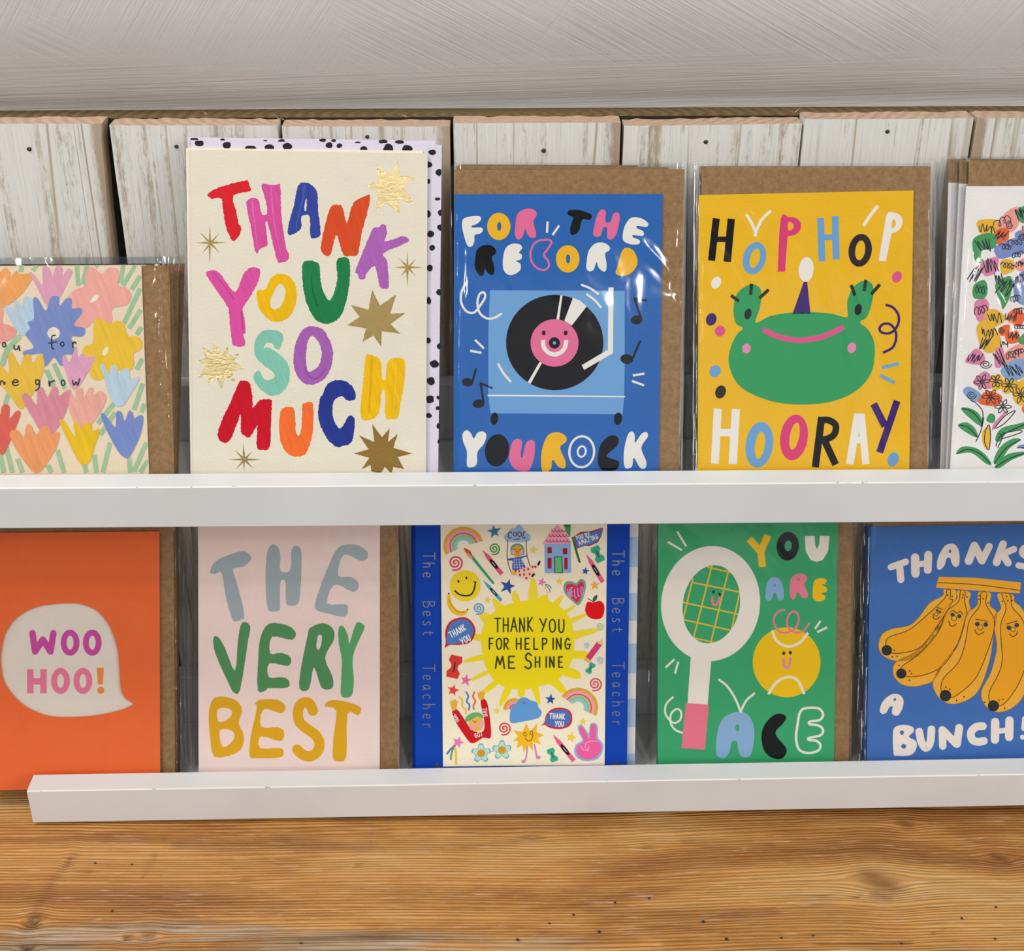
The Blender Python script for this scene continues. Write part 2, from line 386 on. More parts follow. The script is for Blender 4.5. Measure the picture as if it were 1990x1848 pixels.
class Art:
    """flat printed shapes on a card's plane, collected into one mesh per motif"""
    def __init__(s, plane, base, parent, clip=None):
        s.pl, s.base, s.parent, s.lev = plane, base, parent, 3; s.clip = clip; s.floor = 3; s.cycle = 0; s.reset()
    def raise_(s): s.floor = s.lev
    def reset(s): s.v, s.f, s.c, s.seg = [], [], [], []
    def _add(s, p, faces, col, offs=None):
        o = len(s.v); dk = s.lev*STEP
        if s.clip: p = [(min(max(x, s.clip[0]), s.clip[2]), min(max(y, s.clip[1]), s.clip[3])) for x, y in p]
        s.v += [s.pl.at(x, y, dk+(offs[i]*STEP if offs else 0)) for i, (x, y) in enumerate(p)]
        c = hexc(col, s.pl.row.K) if isinstance(col, str) else col
        for f in faces: s.f.append(tuple(o+i for i in f)); s.c.append(c)
        s.seg.append((o, len(s.v), len(s.f)-len(faces), len(s.f)))
        s.lev += 1
        if s.cycle and s.lev >= s.floor+s.cycle: s.lev = s.floor
    def poly_px(s, loops, col):
        flat = []; ed = []
        for lp in loops:
            o = len(flat); flat += [Vector(q) for q in lp]; ed += [(o+i, o+(i+1) % len(lp)) for i in range(len(lp))]
        v, _, tris, *_r = delaunay_2d_cdt(flat, ed, [], 2, 1e-4)
        def inside(x, y, lp):
            r = False; j = len(lp)-1
            for i in range(len(lp)):
                if (lp[i][1] > y) != (lp[j][1] > y) and x < (lp[j][0]-lp[i][0])*(y-lp[i][1])/(lp[j][1]-lp[i][1])+lp[i][0]: r = not r
                j = i
            return r
        keep = []
        for t_ in tris:
            cx, cy = sum(v[i].x for i in t_)/3, sum(v[i].y for i in t_)/3
            if not any(inside(cx, cy, h) for h in loops[1:]): keep.append(tuple(t_))
        s._add([(q.x, q.y) for q in v], keep, col)
    def poly(s, p, col, smooth=True, holes=(), rough=0, n=4):
        def prep(q):
            q = pts(q)
            if smooth: q = catmull(q, True, n)
            if rough:
                r = []
                for i in range(len(q)):
                    a, b = q[i], q[(i+1) % len(q)]; d = math.hypot(b[0]-a[0], b[1]-a[1]); k = max(1, int(d/2.2))
                    for j in range(k):
                        t = j/k; x, y = a[0]+(b[0]-a[0])*t, a[1]+(b[1]-a[1])*t
                        r.append((x+random.uniform(-1, 1)*rough, y+random.uniform(-1, 1)*rough))
                q = r
            return q
        s.poly_px([prep(p)] + [prep(h) for h in holes], col)
    def ell(s, cx, cy, rx, ry, col, rot=0, hole=None):
        lp = [pts(ell_pts(cx, cy, rx, ry, rot))]
        if hole: lp.append(pts(ell_pts(*hole)))
        s.poly_px(lp, col)
    def ring(s, cx, cy, rx, ry, w_, col, rot=0):
        s.ell(cx, cy, rx+w_/2, ry+w_/2, col, rot, (cx, cy, rx-w_/2, ry-w_/2, rot))
    def stroke(s, p, w_, col, smooth=True, cap=True, closed=False, taper=None):
        p = pts(p); wd = w_*FR[2]/2
        if closed: p = catmull(p, True, 5) if smooth else list(p); p.append(p[0])
        elif smooth and len(p) > 2: p = catmull(p, False, 5)
        vs, fs, of = [], [], []
        def disc(c, r, o_=.85):
            o = len(vs); k = 12; of.extend([o_]*k)
            vs.extend([(c[0]+r*math.cos(2*math.pi*i/k), c[1]+r*math.sin(2*math.pi*i/k)) for i in range(k)])
            fs.append(tuple(range(o, o+k)))
        n = len(p)
        if smooth:
            o = len(vs)
            for i in range(n):
                a = p[max(i-1, 0)]; b = p[min(i+1, n-1)]
                if closed and i in (0, n-1): a, b = p[-2], p[1]
                dx, dy = b[0]-a[0], b[1]-a[1]; l = math.hypot(dx, dy) or 1
                t = i/(n-1); r = wd*(1 if not taper else taper[0]+(taper[1]-taper[0])*t)
                vs += [(p[i][0]-dy/l*r, p[i][1]+dx/l*r), (p[i][0]+dy/l*r, p[i][1]-dx/l*r)]; of += [.6*t]*2
            for i in range(n-1): fs.append((o+2*i, o+2*i+1, o+2*i+3, o+2*i+2))
        else:
            for i in range(n-1):
                a, b = p[i], p[i+1]; dx, dy = b[0]-a[0], b[1]-a[1]; l = math.hypot(dx, dy) or 1
                ex, ey = -dy/l*wd, dx/l*wd; o = len(vs)
                vs += [(a[0]+ex, a[1]+ey), (a[0]-ex, a[1]-ey), (b[0]-ex, b[1]-ey), (b[0]+ex, b[1]+ey)]; of += [.25*(i % 3)]*4
                fs.append((o, o+1, o+2, o+3))
                if i: disc(a, wd)
        if cap and not closed:
            disc(p[0], wd*(taper[0] if taper else 1)); disc(p[-1], wd*(taper[1] if taper else 1), .95)
        s._add(vs, fs, col, of)
    def lines(s, spec, w_, col, cap=False):
        for q in spec.split('|'): s.stroke(q.strip(), w_, col, smooth=False, cap=cap)
    def flush(s, name, mat=None, label=None):
        if not s.f: return
        s.lev = s.floor
        if name in SPLIT:
            nm = SPLIT[name]
            for v0, v1, f0, f1 in s.seg:
                if f1 == f0: continue
                o = mesh_obj(nm, s.v[v0:v1], [tuple(i-v0 for i in f) for f in s.f[f0:f1]], [mat or M_SMOOTH], s.parent, s.base)
                set_col(o.data, s.c[f0:f1])
            s.reset(); return
        o = mesh_obj(name, s.v, s.f, [mat or M_SMOOTH], s.parent, s.base)
        set_col(o.data, s.c)
        # faces look towards the viewer
        me = o.data
        if label: o['label'] = label
        s.reset(); return o
UP.K, LO.K = .99, 1.16

# single-stroke alphabet, 10 x 10 box, ~ marks a smooth stroke
FONT = {
'A': '0,10 4.5,0 9,10|1.8,6.5 7.3,6.5', 'B': '1,0 1,10|~1,.3 6,.6 6.6,3 1.2,4.8|~1.2,4.8 7.6,5.6 7.4,9 1,10',
'C': '~8,1.5 5,0 1.5,2.5 1,6.5 3.5,10 8,8.7', 'D': '1,0 1,10|~1,.2 6,1 8,5 6,9 1,10', 'E': '1,0 1,10|1,0 7,0|1,5 6,5|1,10 7.5,10',
'F': '1,0 1,10|1,0 7,0|1,4.8 6,4.8', 'G': '~8,1.8 4.5,0 1,4.5 3,9.5 7.6,9 8,5.8|4.6,5.6 9.4,5.6', 'H': '1,0 1,10|8,0 8,10|1,5 8,5',
'I': '4,0 4,10', 'K': '1,0 1,10|7.5,0 1.2,5.2 8,10', 'L': '1,0 1,10 7,10', 'M': '0,10 2,0 5,7 8,0 10,10', 'N': '1,10 1,0 8,10 8,0',
'O': '~5,0 1.5,1.6 .6,5.5 2.5,9.4 5,10 8,8.6 9,5 7.6,1 5,0', 'P': '1,0 1,10|~1,.2 6.5,.5 7.5,2.8 5.5,5 1.2,5.6',
'R': '1,0 1,10|~1,.2 6.5,.4 7.4,2.6 5.5,4.8 1.2,5.2|2.5,5.2 8,10', 'S': '~7.6,1.3 4.5,0 1.8,2 3,4.4 6.6,5.6 7.8,8 5,10 1,8.8',
'T': '0,0 9,0|4.5,0 4.5,10', 'U': '~1,0 1,6 2.6,9.6 6.2,9.6 8,6 8,0', 'W': '0,0 2.5,10 5,3 7.5,10 10,0', 'Y': '0,0 4.5,5|9,0 3,10', 'Z': '1,0 8,0 1,10 8,10',
"'": '4,0 4,2.5', 'h': '1,0 1,10|~1,6.6 3.5,4.2 6,5.5 6.4,10', 'e': '~1.4,7 6.4,6.6 5.6,4.2 2.6,4.2 1,7 2.6,9.8 6.4,9.3',
's': '~6,4.6 3.5,4 2,5.4 4,6.8 6,8.3 4,10 1.2,9.4', 't': '~3.6,1.5 3.4,8.5 6.4,9.8|1,4 6.4,4', 'a': '~6,5 3.4,4 1.2,7 3,10 6,7.5|6.2,4.4 6.6,10',
'c': '~6.2,4.8 3.4,4 1.2,7 3.2,10 6.4,9.2', 'r': '1.6,4.4 1.8,10|~1.8,6.4 3.6,4.5 6,4.6'}
def text(a, s, x, y, size, w_, col, adv=.78, rot=0, xs=.62, vary=0):
    """write s with pen strokes from (x, y) in the current frame, rot in degrees"""
    c, sn = math.cos(math.radians(rot)), math.sin(math.radians(rot)); cx = 0
    for ch in s:
        if ch in FONT:
            jit = random.uniform(-vary, vary)
            for st in FONT[ch].split('|'):
                sm = st.startswith('~'); st = st.lstrip('~')
                q = []
                for t in st.split():
                    u, v = (float(k) for k in t.split(','))
                    u = cx + u/10*size*xs; v = v/10*size + jit
                    q.append((x+u*c-v*sn, y+u*sn+v*c))
                a.stroke(q, w_, col, smooth=sm, cap=True)
        cx += size*adv*(1 if ch not in " I'" else .6)

# ------------------------------------------------------------------ the setting
XL, XR = -.75, .80
# plaster wall, sweeping gently forward as it rises
prof = [(.772, -.30), (.7725, -.186), (.7718, -.1815), (.7690, -.178), (.7660, -.1735), (.7625, -.168), (.758, -.160), (.7535, -.150), (.7495, -.139), (.7465, -.127), (.7445, -.112), (.738, -.08), (.733, -.02), (.72, .12), (.70, .40), (.68, .70), (.67, 1.15)]
nx = 60; V = []; Fc = []
for i in range(nx+1):
    x = XL-.5 + (XR-XL+1.0)*i/nx
    for (y, z) in prof:
        V.append((x, y + .0012*math.sin(x*9+1)+.0009*noise.noise(Vector((x*14, z*20, 0))), CAM.z+z+.0018*math.sin(x*6)))
m_ = len(prof)
for i in range(nx):
    for j in range(m_-1): Fc.append((i*m_+j, (i+1)*m_+j, (i+1)*m_+j+1, i*m_+j+1))
tag(mesh_obj('wall_back', V, Fc, [M_PLASTER], smooth=True), kind='structure')
# boarded lower wall: backing with one object per board
board = empty('wall_lower', (0, Y_PLANK+.02, DESK_Z)); board['kind'] = 'structure'
bb = board.location.copy()
PLT = .0145
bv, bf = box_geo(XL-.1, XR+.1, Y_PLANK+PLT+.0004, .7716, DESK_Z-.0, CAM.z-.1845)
M_CAVE = plain_mat('shaded_batten_front', (.018, .013, .009, 1), .9)  # shade behind the board seams, painted as a near-black batten front
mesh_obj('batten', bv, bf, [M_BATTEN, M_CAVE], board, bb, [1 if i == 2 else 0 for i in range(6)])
rnd = random.Random(4)
def zpx(px, py): return on_y(px, py, Y_PLANK).z
seams = [(-140, 197.5, 240.6, 240.6), (211, 538, 243.5, 244), (546, 873.5, 245.8, 245.6), (880, 1206, 239.8, 238.2), (1213, 1559, 245, 240), (1563.5, 1891, 231.5, 229.8), (1898, 2222, 229.6, 229), (2230, 2560, 238, 238), (-480, -146, 238, 240), (-830, -487, 243, 243), (2568, 2895, 234, 233), (2902, 3232, 240, 239), (3240, 3560, 236, 236), (-1170, -838, 240, 241), (-1510, -1178, 244, 242)]
for n_, (a, b_, ya, yb) in enumerate(seams):
    xa, xb = on_y(a, 240, Y_PLANK).x, on_y(b_, 240, Y_PLANK).x
    za, zb = zpx(a, ya), zpx(b_, yb)
    lean = [0.0, 0.0]
    if n_ == 0: lean = [0, -.0006]
    V = []; nseg = 24; z0 = DESK_Z+.0004
    rows = []
    for k in range(15):                      # from the top down
        t = k/14; row = []
        for i in range(nseg+1):
            u = i/nseg; x = xa+(xb-xa)*u; ztop = za+(zb-za)*u
            z = ztop + (z0-ztop)*t**1.4
            wob = .0007*noise.noise(Vector((n_*3.1, z*30, 0))) if i in (0, nseg) else 0
            if n_ == 0 and i > nseg-4: wob -= min(.0045, .038*(ztop-z))*(1-(nseg-i)/4)
            if n_ == 0 and i == nseg: wob -= .0012*abs(noise.noise(Vector((5, z*55, 0)))) + (0.0012 if t > .05 else 0)
            row.append((x+wob, Y_PLANK + (.0009 if i in (0, nseg) else 0) + .0005*noise.noise(Vector((x*18, z*9, n_))), z))
        rows.append(row)
    V = [p for r in rows for p in r]; W = nseg+1; Fc = []; mi = []
    for k in range(14):
        for i in range(nseg): Fc.append((k*W+i, (k+1)*W+i, (k+1)*W+i+1, k*W+i+1)); mi.append(0)
    o_ = len(V)
    V += [(p[0], Y_PLANK+PLT, p[2]+.0004*rnd.uniform(-1, 1)) for p in rows[0]]
    for i in range(nseg): Fc.append((i, i+1, o_+i+1, o_+i)); mi.append(1)
    for sgn, col_ in ((0, 0), (1, nseg)):
        s_ = len(V); V += [(rows[k][col_][0], Y_PLANK+PLT, rows[k][col_][2]) for k in range(15)]
        for k in range(14):
            q = (k*W+col_, s_+k, s_+k+1, (k+1)*W+col_)
            Fc.append(q if sgn == 0 else q[::-1]); mi.append(0)
    pl = mesh_obj('plank', V, Fc, [M_PLANK, M_END], board, bb, mi)
    ea = pl.data.attributes.new('edge', 'FLOAT', 'POINT'); wdt = xb-xa
    er_, el_ = (1.0, .5, 1.0, .9, .35, .2, .3, .5, .5, .5, .4, .6, .3, .5, .4)[n_], (.3, .3, .4, .4, .2, .1, 1.0, .5, .5, .5, .3, .5, .4, .3, .6)[n_]
    ea.data.foreach_set('value', [max(0, max(er_*(1-(xb-v[0])/.013), el_*(1-(v[0]-xa)/.011))) for v in V])
# nails
for (nx_, ny_, r_) in ((57, 290, 4.2), (343, 285, 3.6), (714, 266, 3.5), (1057, 293, 4), (1372, 276, 4), (1725, 256, 4), (2060, 262, 4)):
    c = on_y(nx_, ny_, Y_PLANK-.0004); rr = r_*.00027
    V = [c + Vector((rr*math.cos(2*math.pi*i/10)*(1+.15*(i % 3)), 0, rr*math.sin(2*math.pi*i/10))) for i in range(10)] + [c+Vector((0, -.0005, 0))]
    V += [v+Vector((0, .002, 0)) for v in V[:10]]
    mesh_obj('nail', V, [(i, (i+1) % 10, 10) for i in range(10)] + [((i+1) % 10, i, 11+i, 11+(i+1) % 10) for i in range(10)], [M_NAIL], board, bb)
# splinters on the sawn tops
V = []; Fc = []
for (sx, sy, ln, an) in ((402, 222, 12, 2.4), (310, 229, 9, 1.6), (452, 221, 10, 1.5), (736, 232, 9, -1.9), (790, 227, 11, 2.6), (800, 228, 9, 1.5), (1545, 218, 16, .75), (1560, 225, 14, .4), (1478, 229, 10, 2.9), (1607, 227, 9, 2.2), (1693, 226, 10, 1.9), (1707, 227, 12, .4), (1890, 219, 14, .5), (1900, 221, 12, 2.2), (1908, 216, 10, 1.8), (1915, 226, 12, 2.7), (542, 231, 12, 2.2), (552, 233, 10, 2.6), (117, 229, 8, 2.3)):
    a = on_y(sx, sy, Y_PLANK+.003); d = Vector((math.cos(an), rnd.uniform(-.5, .1), math.sin(an)*.9))*ln*.00026
    q = Vector((0, 0, .00035)); o_ = len(V); V += [a, a+q, a+d, a+Vector((0, -.0005, 0))]
    Fc += [(o_, o_+1, o_+2), (o_+1, o_+3, o_+2), (o_+3, o_, o_+2)]
spl = mesh_obj('splinters', V, Fc, [M_END], board, bb); spl['kind'] = 'stuff'
# floor under everything
fv, ff = box_geo(-1.6, 1.6, -1.6, .78, -.02, 0)
tag(mesh_obj('floor', fv, ff, [M_FLOOR]), kind='structure')

# ------------------------------------------------------------------ worktop
gx, gy = 720, 220
x0, x1, y0, y1 = XL-.2, XR+.3, .40, .771
xs = np.linspace(x0, x1, gx); tt = np.linspace(0, 1, gy); ys = y0 + (y1-y0)*tt
X, Y = np.meshgrid(xs, ys)
def dpx(px, py): p = on_z(px, py, DESK_Z); return p.x, p.y
gX, gY = X.copy(), Y.copy(); Z = np.zeros_like(X)
knot = np.zeros_like(X); wea = np.zeros_like(X); red = np.zeros_like(X)
gY += .0016*np.sin(X*11+1.3)+.0009*np.sin(X*27)
PXM = .000285
for (px, py, rx, ry, bend, dark, dip) in ((1711, 1712, 46, 30, .0065, .20, .0003), (64, 1789, 17, 16, .004, .95, .0016), (1942, 1668, 26, 14, .004, .35, .0003), (1759, 1600, 24, 14, .003, .4, .0002),
        (133, 1672, 8, 15, .002, .55, .0006), (168, 1694, 22, 5, .001, .45, .0005), (698, 1681, 9, 5, .001, .6, .0005), (248, 1821, 10, 7, .002, .9, .0012), (287, 1818, 17, 12, .003, .55, .001),
        (54, 1841, 15, 9, .003, .8, .0012), (1035, 1625, 28, 9, .002, .4, .0002), (480, 1708, 14, 3, .001, .4, .0006), (775, 1847, 40, 5, .002, .35, .0003), (1260, 1645, 20, 9, .002, .3, .0002)):
    cx, cy = dpx(px, py); ax, ay = rx*PXM, ry*PXM*1.32
    dx, dy = (X-cx)/ax, (Y-cy)/ay; r2 = dx*dx+dy*dy
    gY -= bend*np.sign(Y-cy)*np.exp(-((X-cx)/(ax*1.5))**2)*np.exp(-np.abs(Y-cy)/(ay*2.2))*np.minimum(1, np.abs(Y-cy)/(ay*.5))
    gX += .02*np.exp(-r2*.8)*np.sin(dy*3)
    k = np.exp(-r2**1.6*1.2); knot = np.maximum(knot, dark*k*(.75+.25*np.sin(dx*5+dy*7))); Z -= dip*k
# cross-grain stain left, crack right
def seg(px0, py0, px1, py1, wd, amt, arr, dz=0):
    ax, ay = dpx(px0, py0); bx, by = dpx(px1, py1)
    L2 = (bx-ax)**2+(by-ay)**2; t = np.clip(((X-ax)*(bx-ax)+(Y-ay)*(by-ay))/L2, 0, 1)
    d = np.hypot(X-ax-t*(bx-ax), Y-ay-t*(by-ay)); k = np.exp(-(d/(wd*PXM))**2)
    np.maximum(arr, amt*k, out=arr); Z[:] -= dz*k
seg(70, 1770, 105, 1705, 11, .55, red); seg(105, 1705, 150, 1660, 7, .4, red)
seg(283, 1700, 300, 1660, 6, .5, red); seg(320, 1635, 330, 1615, 4, .7, red)
seg(1523, 1742, 1600, 1740, 1.6, .8, knot, .0006); seg(1600, 1740, 1668, 1742, 1.6, .9, knot, .0006)
seg(1812, 1812, 1836, 1809, 1.8, .8, knot, .0005); seg(1585, 1836, 1770, 1832, 3, .55, knot, .0005); seg(1290, 1832, 1340, 1830, 3, .5, knot)
seg(340, 1643, 720, 1645, 14, .65, red); seg(720, 1645, 1000, 1640, 12, .4, red); seg(1320, 1612, 1740, 1617, 11, .6, red); seg(1330, 1636, 1500, 1640, 9, .5, red); seg(1850, 1613, 1990, 1610, 14, .5, red)
seg(1150, 1771, 1500, 1775, 14, .6, red)
seg(1690, 1705, 1732, 1722, 24, .95, red); seg(1700, 1735, 1725, 1745, 12, .7, red); seg(1930, 1660, 1955, 1674, 8, .9, red); seg(1748, 1597, 1768, 1603, 11, .7, red)
seg(1700, 1750, 1760, 1748, 1.5, .6, knot); seg(330, 1612, 990, 1606, 9, .30, red); seg(900, 1612, 1990, 1582, 17, .62, red)
# weathered grey front left
for (px, py, sx, sy, am) in ((250, 1815, 520, 30, 1.0), (700, 1830, 480, 30, .95), (1050, 1835, 330, 26, .7), (60, 1845, 200, 35, 1.0), (1600, 1752, 120, 13, .6), (1280, 1752, 120, 7, .5), (60, 1735, 110, 22, .35), (430, 1615, 260, 9, .35), (1300, 1842, 160, 9, .6)):
    cx, cy = dpx(px, py); wea = np.maximum(wea, am*np.exp(-((X-cx)/(sx*PXM*.7))**2-((Y-cy)/(sy*PXM*1.2))**2))
wea[Y < dpx(900, 1830)[1]-.004] *= .9
Z -= .0011*wea*(.4+.6*np.sin(gY*900+np.sin(X*40)))
holes = [(540, 408), (408, 425), (248, 472), (155, 506), (32, 569), (347, 538), (750, 499), (840, 566), (1052, 562), (1174, 552), (1882, 443), (1750, 486), (1878, 565), (1516, 583)]
holes = [(990+a*.5025, 1540+b*.5025, 3.3 if a in (32, 347, 750, 840) else 2.4) for a, b in holes] + [(a*.5025, 1560+b*.5025, 2.3) for a, b in ((368, 233), (510, 238), (434, 417), (1163, 542))]
V = np.stack([X, Y, DESK_Z + Z + 0*X], -1).reshape(-1, 3)
idx = np.arange(gx*gy).reshape(gy, gx)
q = np.stack([idx[:-1, :-1], idx[:-1, 1:], idx[1:, 1:], idx[1:, :-1]], -1).reshape(-1, 4)
F_ = q.tolist(); n0 = len(V)
V = V.tolist() + [[x, y0, DESK_Z-.045] for x in xs] + [[x, y1, DESK_Z-.045] for x in xs]
F_ += [(n0+i, n0+i+1, i+1, i) for i in range(gx-1)]
F_ += [(n0+gx+i, n0+gx+i+1, n0+i+1, n0+i) for i in range(gx-1)]
desk = mesh_obj('wooden_worktop', V, F_, [M_DESK], smooth=True)
pad = 2*gx
g3 = np.zeros((gx*gy+pad, 3)); g3[:gx*gy, 0] = gX.ravel(); g3[:gx*gy, 1] = gY.ravel()
g3[gx*gy:, 0] = np.concatenate([xs, xs]); g3[gx*gy:, 1] = y0-.04
ga = desk.data.attributes.new('gc', 'FLOAT_VECTOR', 'POINT'); ga.data.foreach_set('vector', g3.ravel())
c4 = np.zeros((gx*gy+pad, 4)); c4[:, 3] = 1
c4[:gx*gy, 0] = knot.ravel(); c4[:gx*gy, 1] = wea.ravel(); c4[:gx*gy, 2] = red.ravel()
fa = desk.data.color_attributes.new('feat', 'FLOAT_COLOR', 'POINT'); fa.data.foreach_set('color', c4.ravel())
tag(desk, 'rough orange-brown pine board with knots and wormholes below the white ledges', 'worktop')
V = []; Fc = []
for (hx, hy, r_) in holes:
    c = on_z(hx, hy, DESK_Z+.0004); o_ = len(V)
    V += [c+Vector((r_*PXM*1.1*math.cos(i*.785), r_*PXM*1.1*math.sin(i*.785), 0)) for i in range(8)]
    V += [c+Vector((0, 0, .0001))]
    Fc += [(o_+i, o_+(i+1) % 8, o_+8) for i in range(8)]
wh = mesh_obj('wormholes', V, Fc, [M_NAIL], desk); wh['kind'] = 'stuff'; wh['label'] = 'small black wormholes'

# ------------------------------------------------------------------ ledges
def ledge(row, xl, xr, label):
    base = Vector((xl, Y_LIP+.04, row.z0-.025)); t = empty('picture_ledge', base)
    tag(t, label, 'ledge', None)
    def part(name, y0, y1, dz0, dz1, bev, xl_=xl, xr_=xr, mats=(M_PAINT,), worn=False):
        v, f = box_geo(xl_, xr_, y0, y1, dz0, dz1, bev)
        v = [(x, y, z + row.z0 + row.slope*x) for x, y, z in v]
        mi = [1 if (worn and i == 5) else 0 for i in range(len(f))]
        return mesh_obj(name, v, f, [M_PAINT, M_WORN], t, base, mi)
    part('front_lip', Y_LIP, Y_LIPB, -.0242, .0, .0006, worn=True)
    part('shelf_base', Y_LIPB+.0001, Y_FLOORB, -.0240, -.0135, .0003, xl+.004)
    part('back_rail', Y_FLOORB+.0003, Y_PLANK-.0004, -.0240, .021, .0006, xl+.004)
    return t
ledge(UP, XL+.05, XR+.05, 'upper white wooden picture ledge, running right across the photo above the second row of cards')
ledge(LO, on_y(52, 1537.5, Y_LIP).x, XR+.05, 'lower white wooden picture ledge with its sawn left end showing, just above the pine board')

# ------------------------------------------------------------------ cards
def sheet(name, pl, q, d0, d1, mat, parent, base, colr=None, hole=None, drop=True, rad=0):
    """flat sheet with thickness; q = pixel corners TL TR BR BL; d0 front, d1 back offset"""
    tl, tr, br, bl = (pl.at(x, y) for x, y in q)
    if drop: br, bl = pl.drop(tr, br), pl.drop(tl, bl)
    fr = [tl, tr, br, bl]
    n = len(fr)
    if hole is None:
        V = [p+NRM*d0 for p in fr] + [p+NRM*d1 for p in fr]
        Fc = [(3, 2, 1, 0), (4, 5, 6, 7)] + [(i, (i+1) % 4, 4+(i+1) % 4, 4+i) for i in range(4)]
    else:
        hp = [pl.at(x, y) for x, y in hole]; allp = fr+hp
        # 2d coordinates for tessellation
        u = Vector((1, 0, 0)); v = NRM.cross(u)
        f2 = [Vector((p.dot(u), p.dot(v), 0)) for p in allp]
        tris = tessellate_polygon([f2[:4], f2[4:]])
        k = len(allp); V = [p+NRM*d0 for p in allp] + [p+NRM*d1 for p in allp]
        Fc = [tuple(t_) for t_ in tris] + [tuple(k+i for i in t_) for t_ in tris]
        Fc += [(i, (i+1) % 4, k+(i+1) % 4, k+i) for i in range(4)]
        h = len(hp); Fc += [(4+i, 4+(i+1) % h, k+4+(i+1) % h, k+4+i) for i in range(h)]
    o = mesh_obj(name, V, Fc, [mat], parent, base)
    if colr is not None: set_col(o.data, [hexc(colr, pl.row.K)]*len(Fc))
    return o
def sleeve(pl, q, parent, base, seed, front=.0010, back=-.0021, wr=.00055, drop=True):
    """clear bag: a flattened tube, loose and creased towards its sides"""
    tl, tr, br, bl = (pl.at(x, y) for x, y in q)
    if drop: br, bl = pl.drop(tr, br), pl.drop(tl, bl)
    nu, nv = 46, 34; V = []; Fc = []
    for side in (0, 1):
        for j in range(nv+1):
            v = j/nv; a = tl.lerp(bl, v); b_ = tr.lerp(br, v)
            for i in range(nu+1):
                u = i/nu; p = a.lerp(b_, u); e = min(u, 1-u)
                prof_ = min(1, e/.028)**.5
                wobble = noise.noise(Vector((u*22, v*3.5, seed)))*.6 + noise.noise(Vector((u*60, v*26, seed+7)))*.4
                edge = .30+4.0*max(0, 1-e/.09)+1.4*max(0, 1-v/.06)
                d = (front if side == 0 else back)
                mid = (front+back)/2 - .0002
                d = mid + (d-mid)*prof_
                if side == 0: d += abs(wobble)*wr*edge*prof_ + .0011*math.exp(-((e-.035-.012*noise.noise(Vector((seed, v*5, 1))))/.008)**2)*(.4+.6*noise.noise(Vector((v*7, seed, 4)))) 
                xw = noise.noise(Vector((seed, v*9, 2)))*.0007 if e < .001 else 0
                V.append(p + NRM*d + Vector((xw, 0, 0)))
    W = nu+1; S = W*(nv+1)
    for j in range(nv):
        for i in range(nu):
            a = j*W+i; Fc.append((a+W, a+W+1, a+1, a)); Fc.append((S+a, S+a+1, S+a+W+1, S+a+W))
        Fc.append((j*W, S+j*W, S+(j+1)*W, (j+1)*W)); k = j*W+nu; Fc.append((k+W, S+k+W, S+k, k))
    o = mesh_obj('clear_sleeve', V, Fc, [M_CELLO], parent, base, smooth=True)
    o['label'] = 'creased clear cellophane sleeve'
    return o
def pack(row, k, label, card, colr, env=None, slv=None, seed=0, envmat=None, envcol=None, group=None, hole=None, thick=.0007, cat='card', cardname='card_front'):
    pl = Plane(row, k)
    c = pl.at((card[0][0]+card[1][0])/2, card[2][1]); top = pl.at((card[0][0]+card[1][0])/2, card[0][1])
    base = pl.drop(top, c)
    t = empty('greeting_card', base); tag(t, label, cat, group)
    if card: sheet(cardname, pl, card, 0, -thick, M_PAPER, t, base, colr, hole)
    if env:
        o = sheet('envelope', pl, env, -thick-.0002, -thick-.0007, envmat or M_KRAFT, t, base, envcol)
    if slv: sleeve(pl, slv, t, base, seed)
    clip = (min(card[0][0], card[3][0])+.5, card[0][1], max(card[1][0], card[2][0])-.5, 2000)
    return t, Art(pl, base, t), pl, base
def shift(q, dx, dy, dxb=None):
    return [(q[0][0]+dx, q[0][1]+dy), (q[1][0]+dx, q[1][1]+dy), (q[2][0]+(dx if dxb is None else dxb), q[2][1]), (q[3][0]+(dx if dxb is None else dxb), q[3][1])]

exec_order = []
random.seed(11)
WHT, BLK = '#eeeae2', '#100f11'

# ============ 1  pastel flower card, far left of the upper row
c1 = [(-215, 519), (274.5, 515.5), (289.5, 918), (-205, 925)]
e1 = [(-200, 518), (328, 516), (338, 918), (-190, 925)]
s1_ = [(-235, 503), (326, 499), (340, 917), (-225, 925)]
t, a, pl, base = pack(UP, 0, 'square pastel card with painted tulips, far left of the upper ledge', c1, '#efdcc0', e1, s1_, 1)
frame(0, 480, .24343)
a.clip = (-214, 515, 289, 1000)
G_ = '#a3c8a0'
for q in ('175,140 165,200', '300,140 260,190', '615,140 625,310', '695,140 660,300', '780,140 760,160', '985,140 960,290', '1080,140 980,310', '1120,230 1050,340', '1120,330 990,610', '1125,500 1030,650', '1130,640 1090,700', '1138,890 1090,980',
          '1140,1090 1070,1300', '1155,1250 1130,1320', '70,1170 40,1260', '370,980 430,1110', '430,930 520,1130', '910,1250 780,1410', '920,1320 800,1500', '880,1560 820,1800', '460,1620 510,1800', '1030,1680 1040,1800',
          '1170,1560 1070,1790', '1185,1700 1120,1800', '750,1660 770,1800', '670,1720 690,1800', '140,1690 180,1800', '50,1600 100,1800', '380,1740 410,1800', '0,1640 30,1800', '-60,180 -90,480', '-200,300 -160,700', '-300,900 -250,1300', '-120,1500 -160,1800', '-420,1200 -380,1800'):
    a.stroke(q, 38, G_, smooth=False, cap=False)
a.stroke('150,720 60,820 20,930', 42, G_)
a.raise_(); a.flush('green_stems', M_BRUSH)
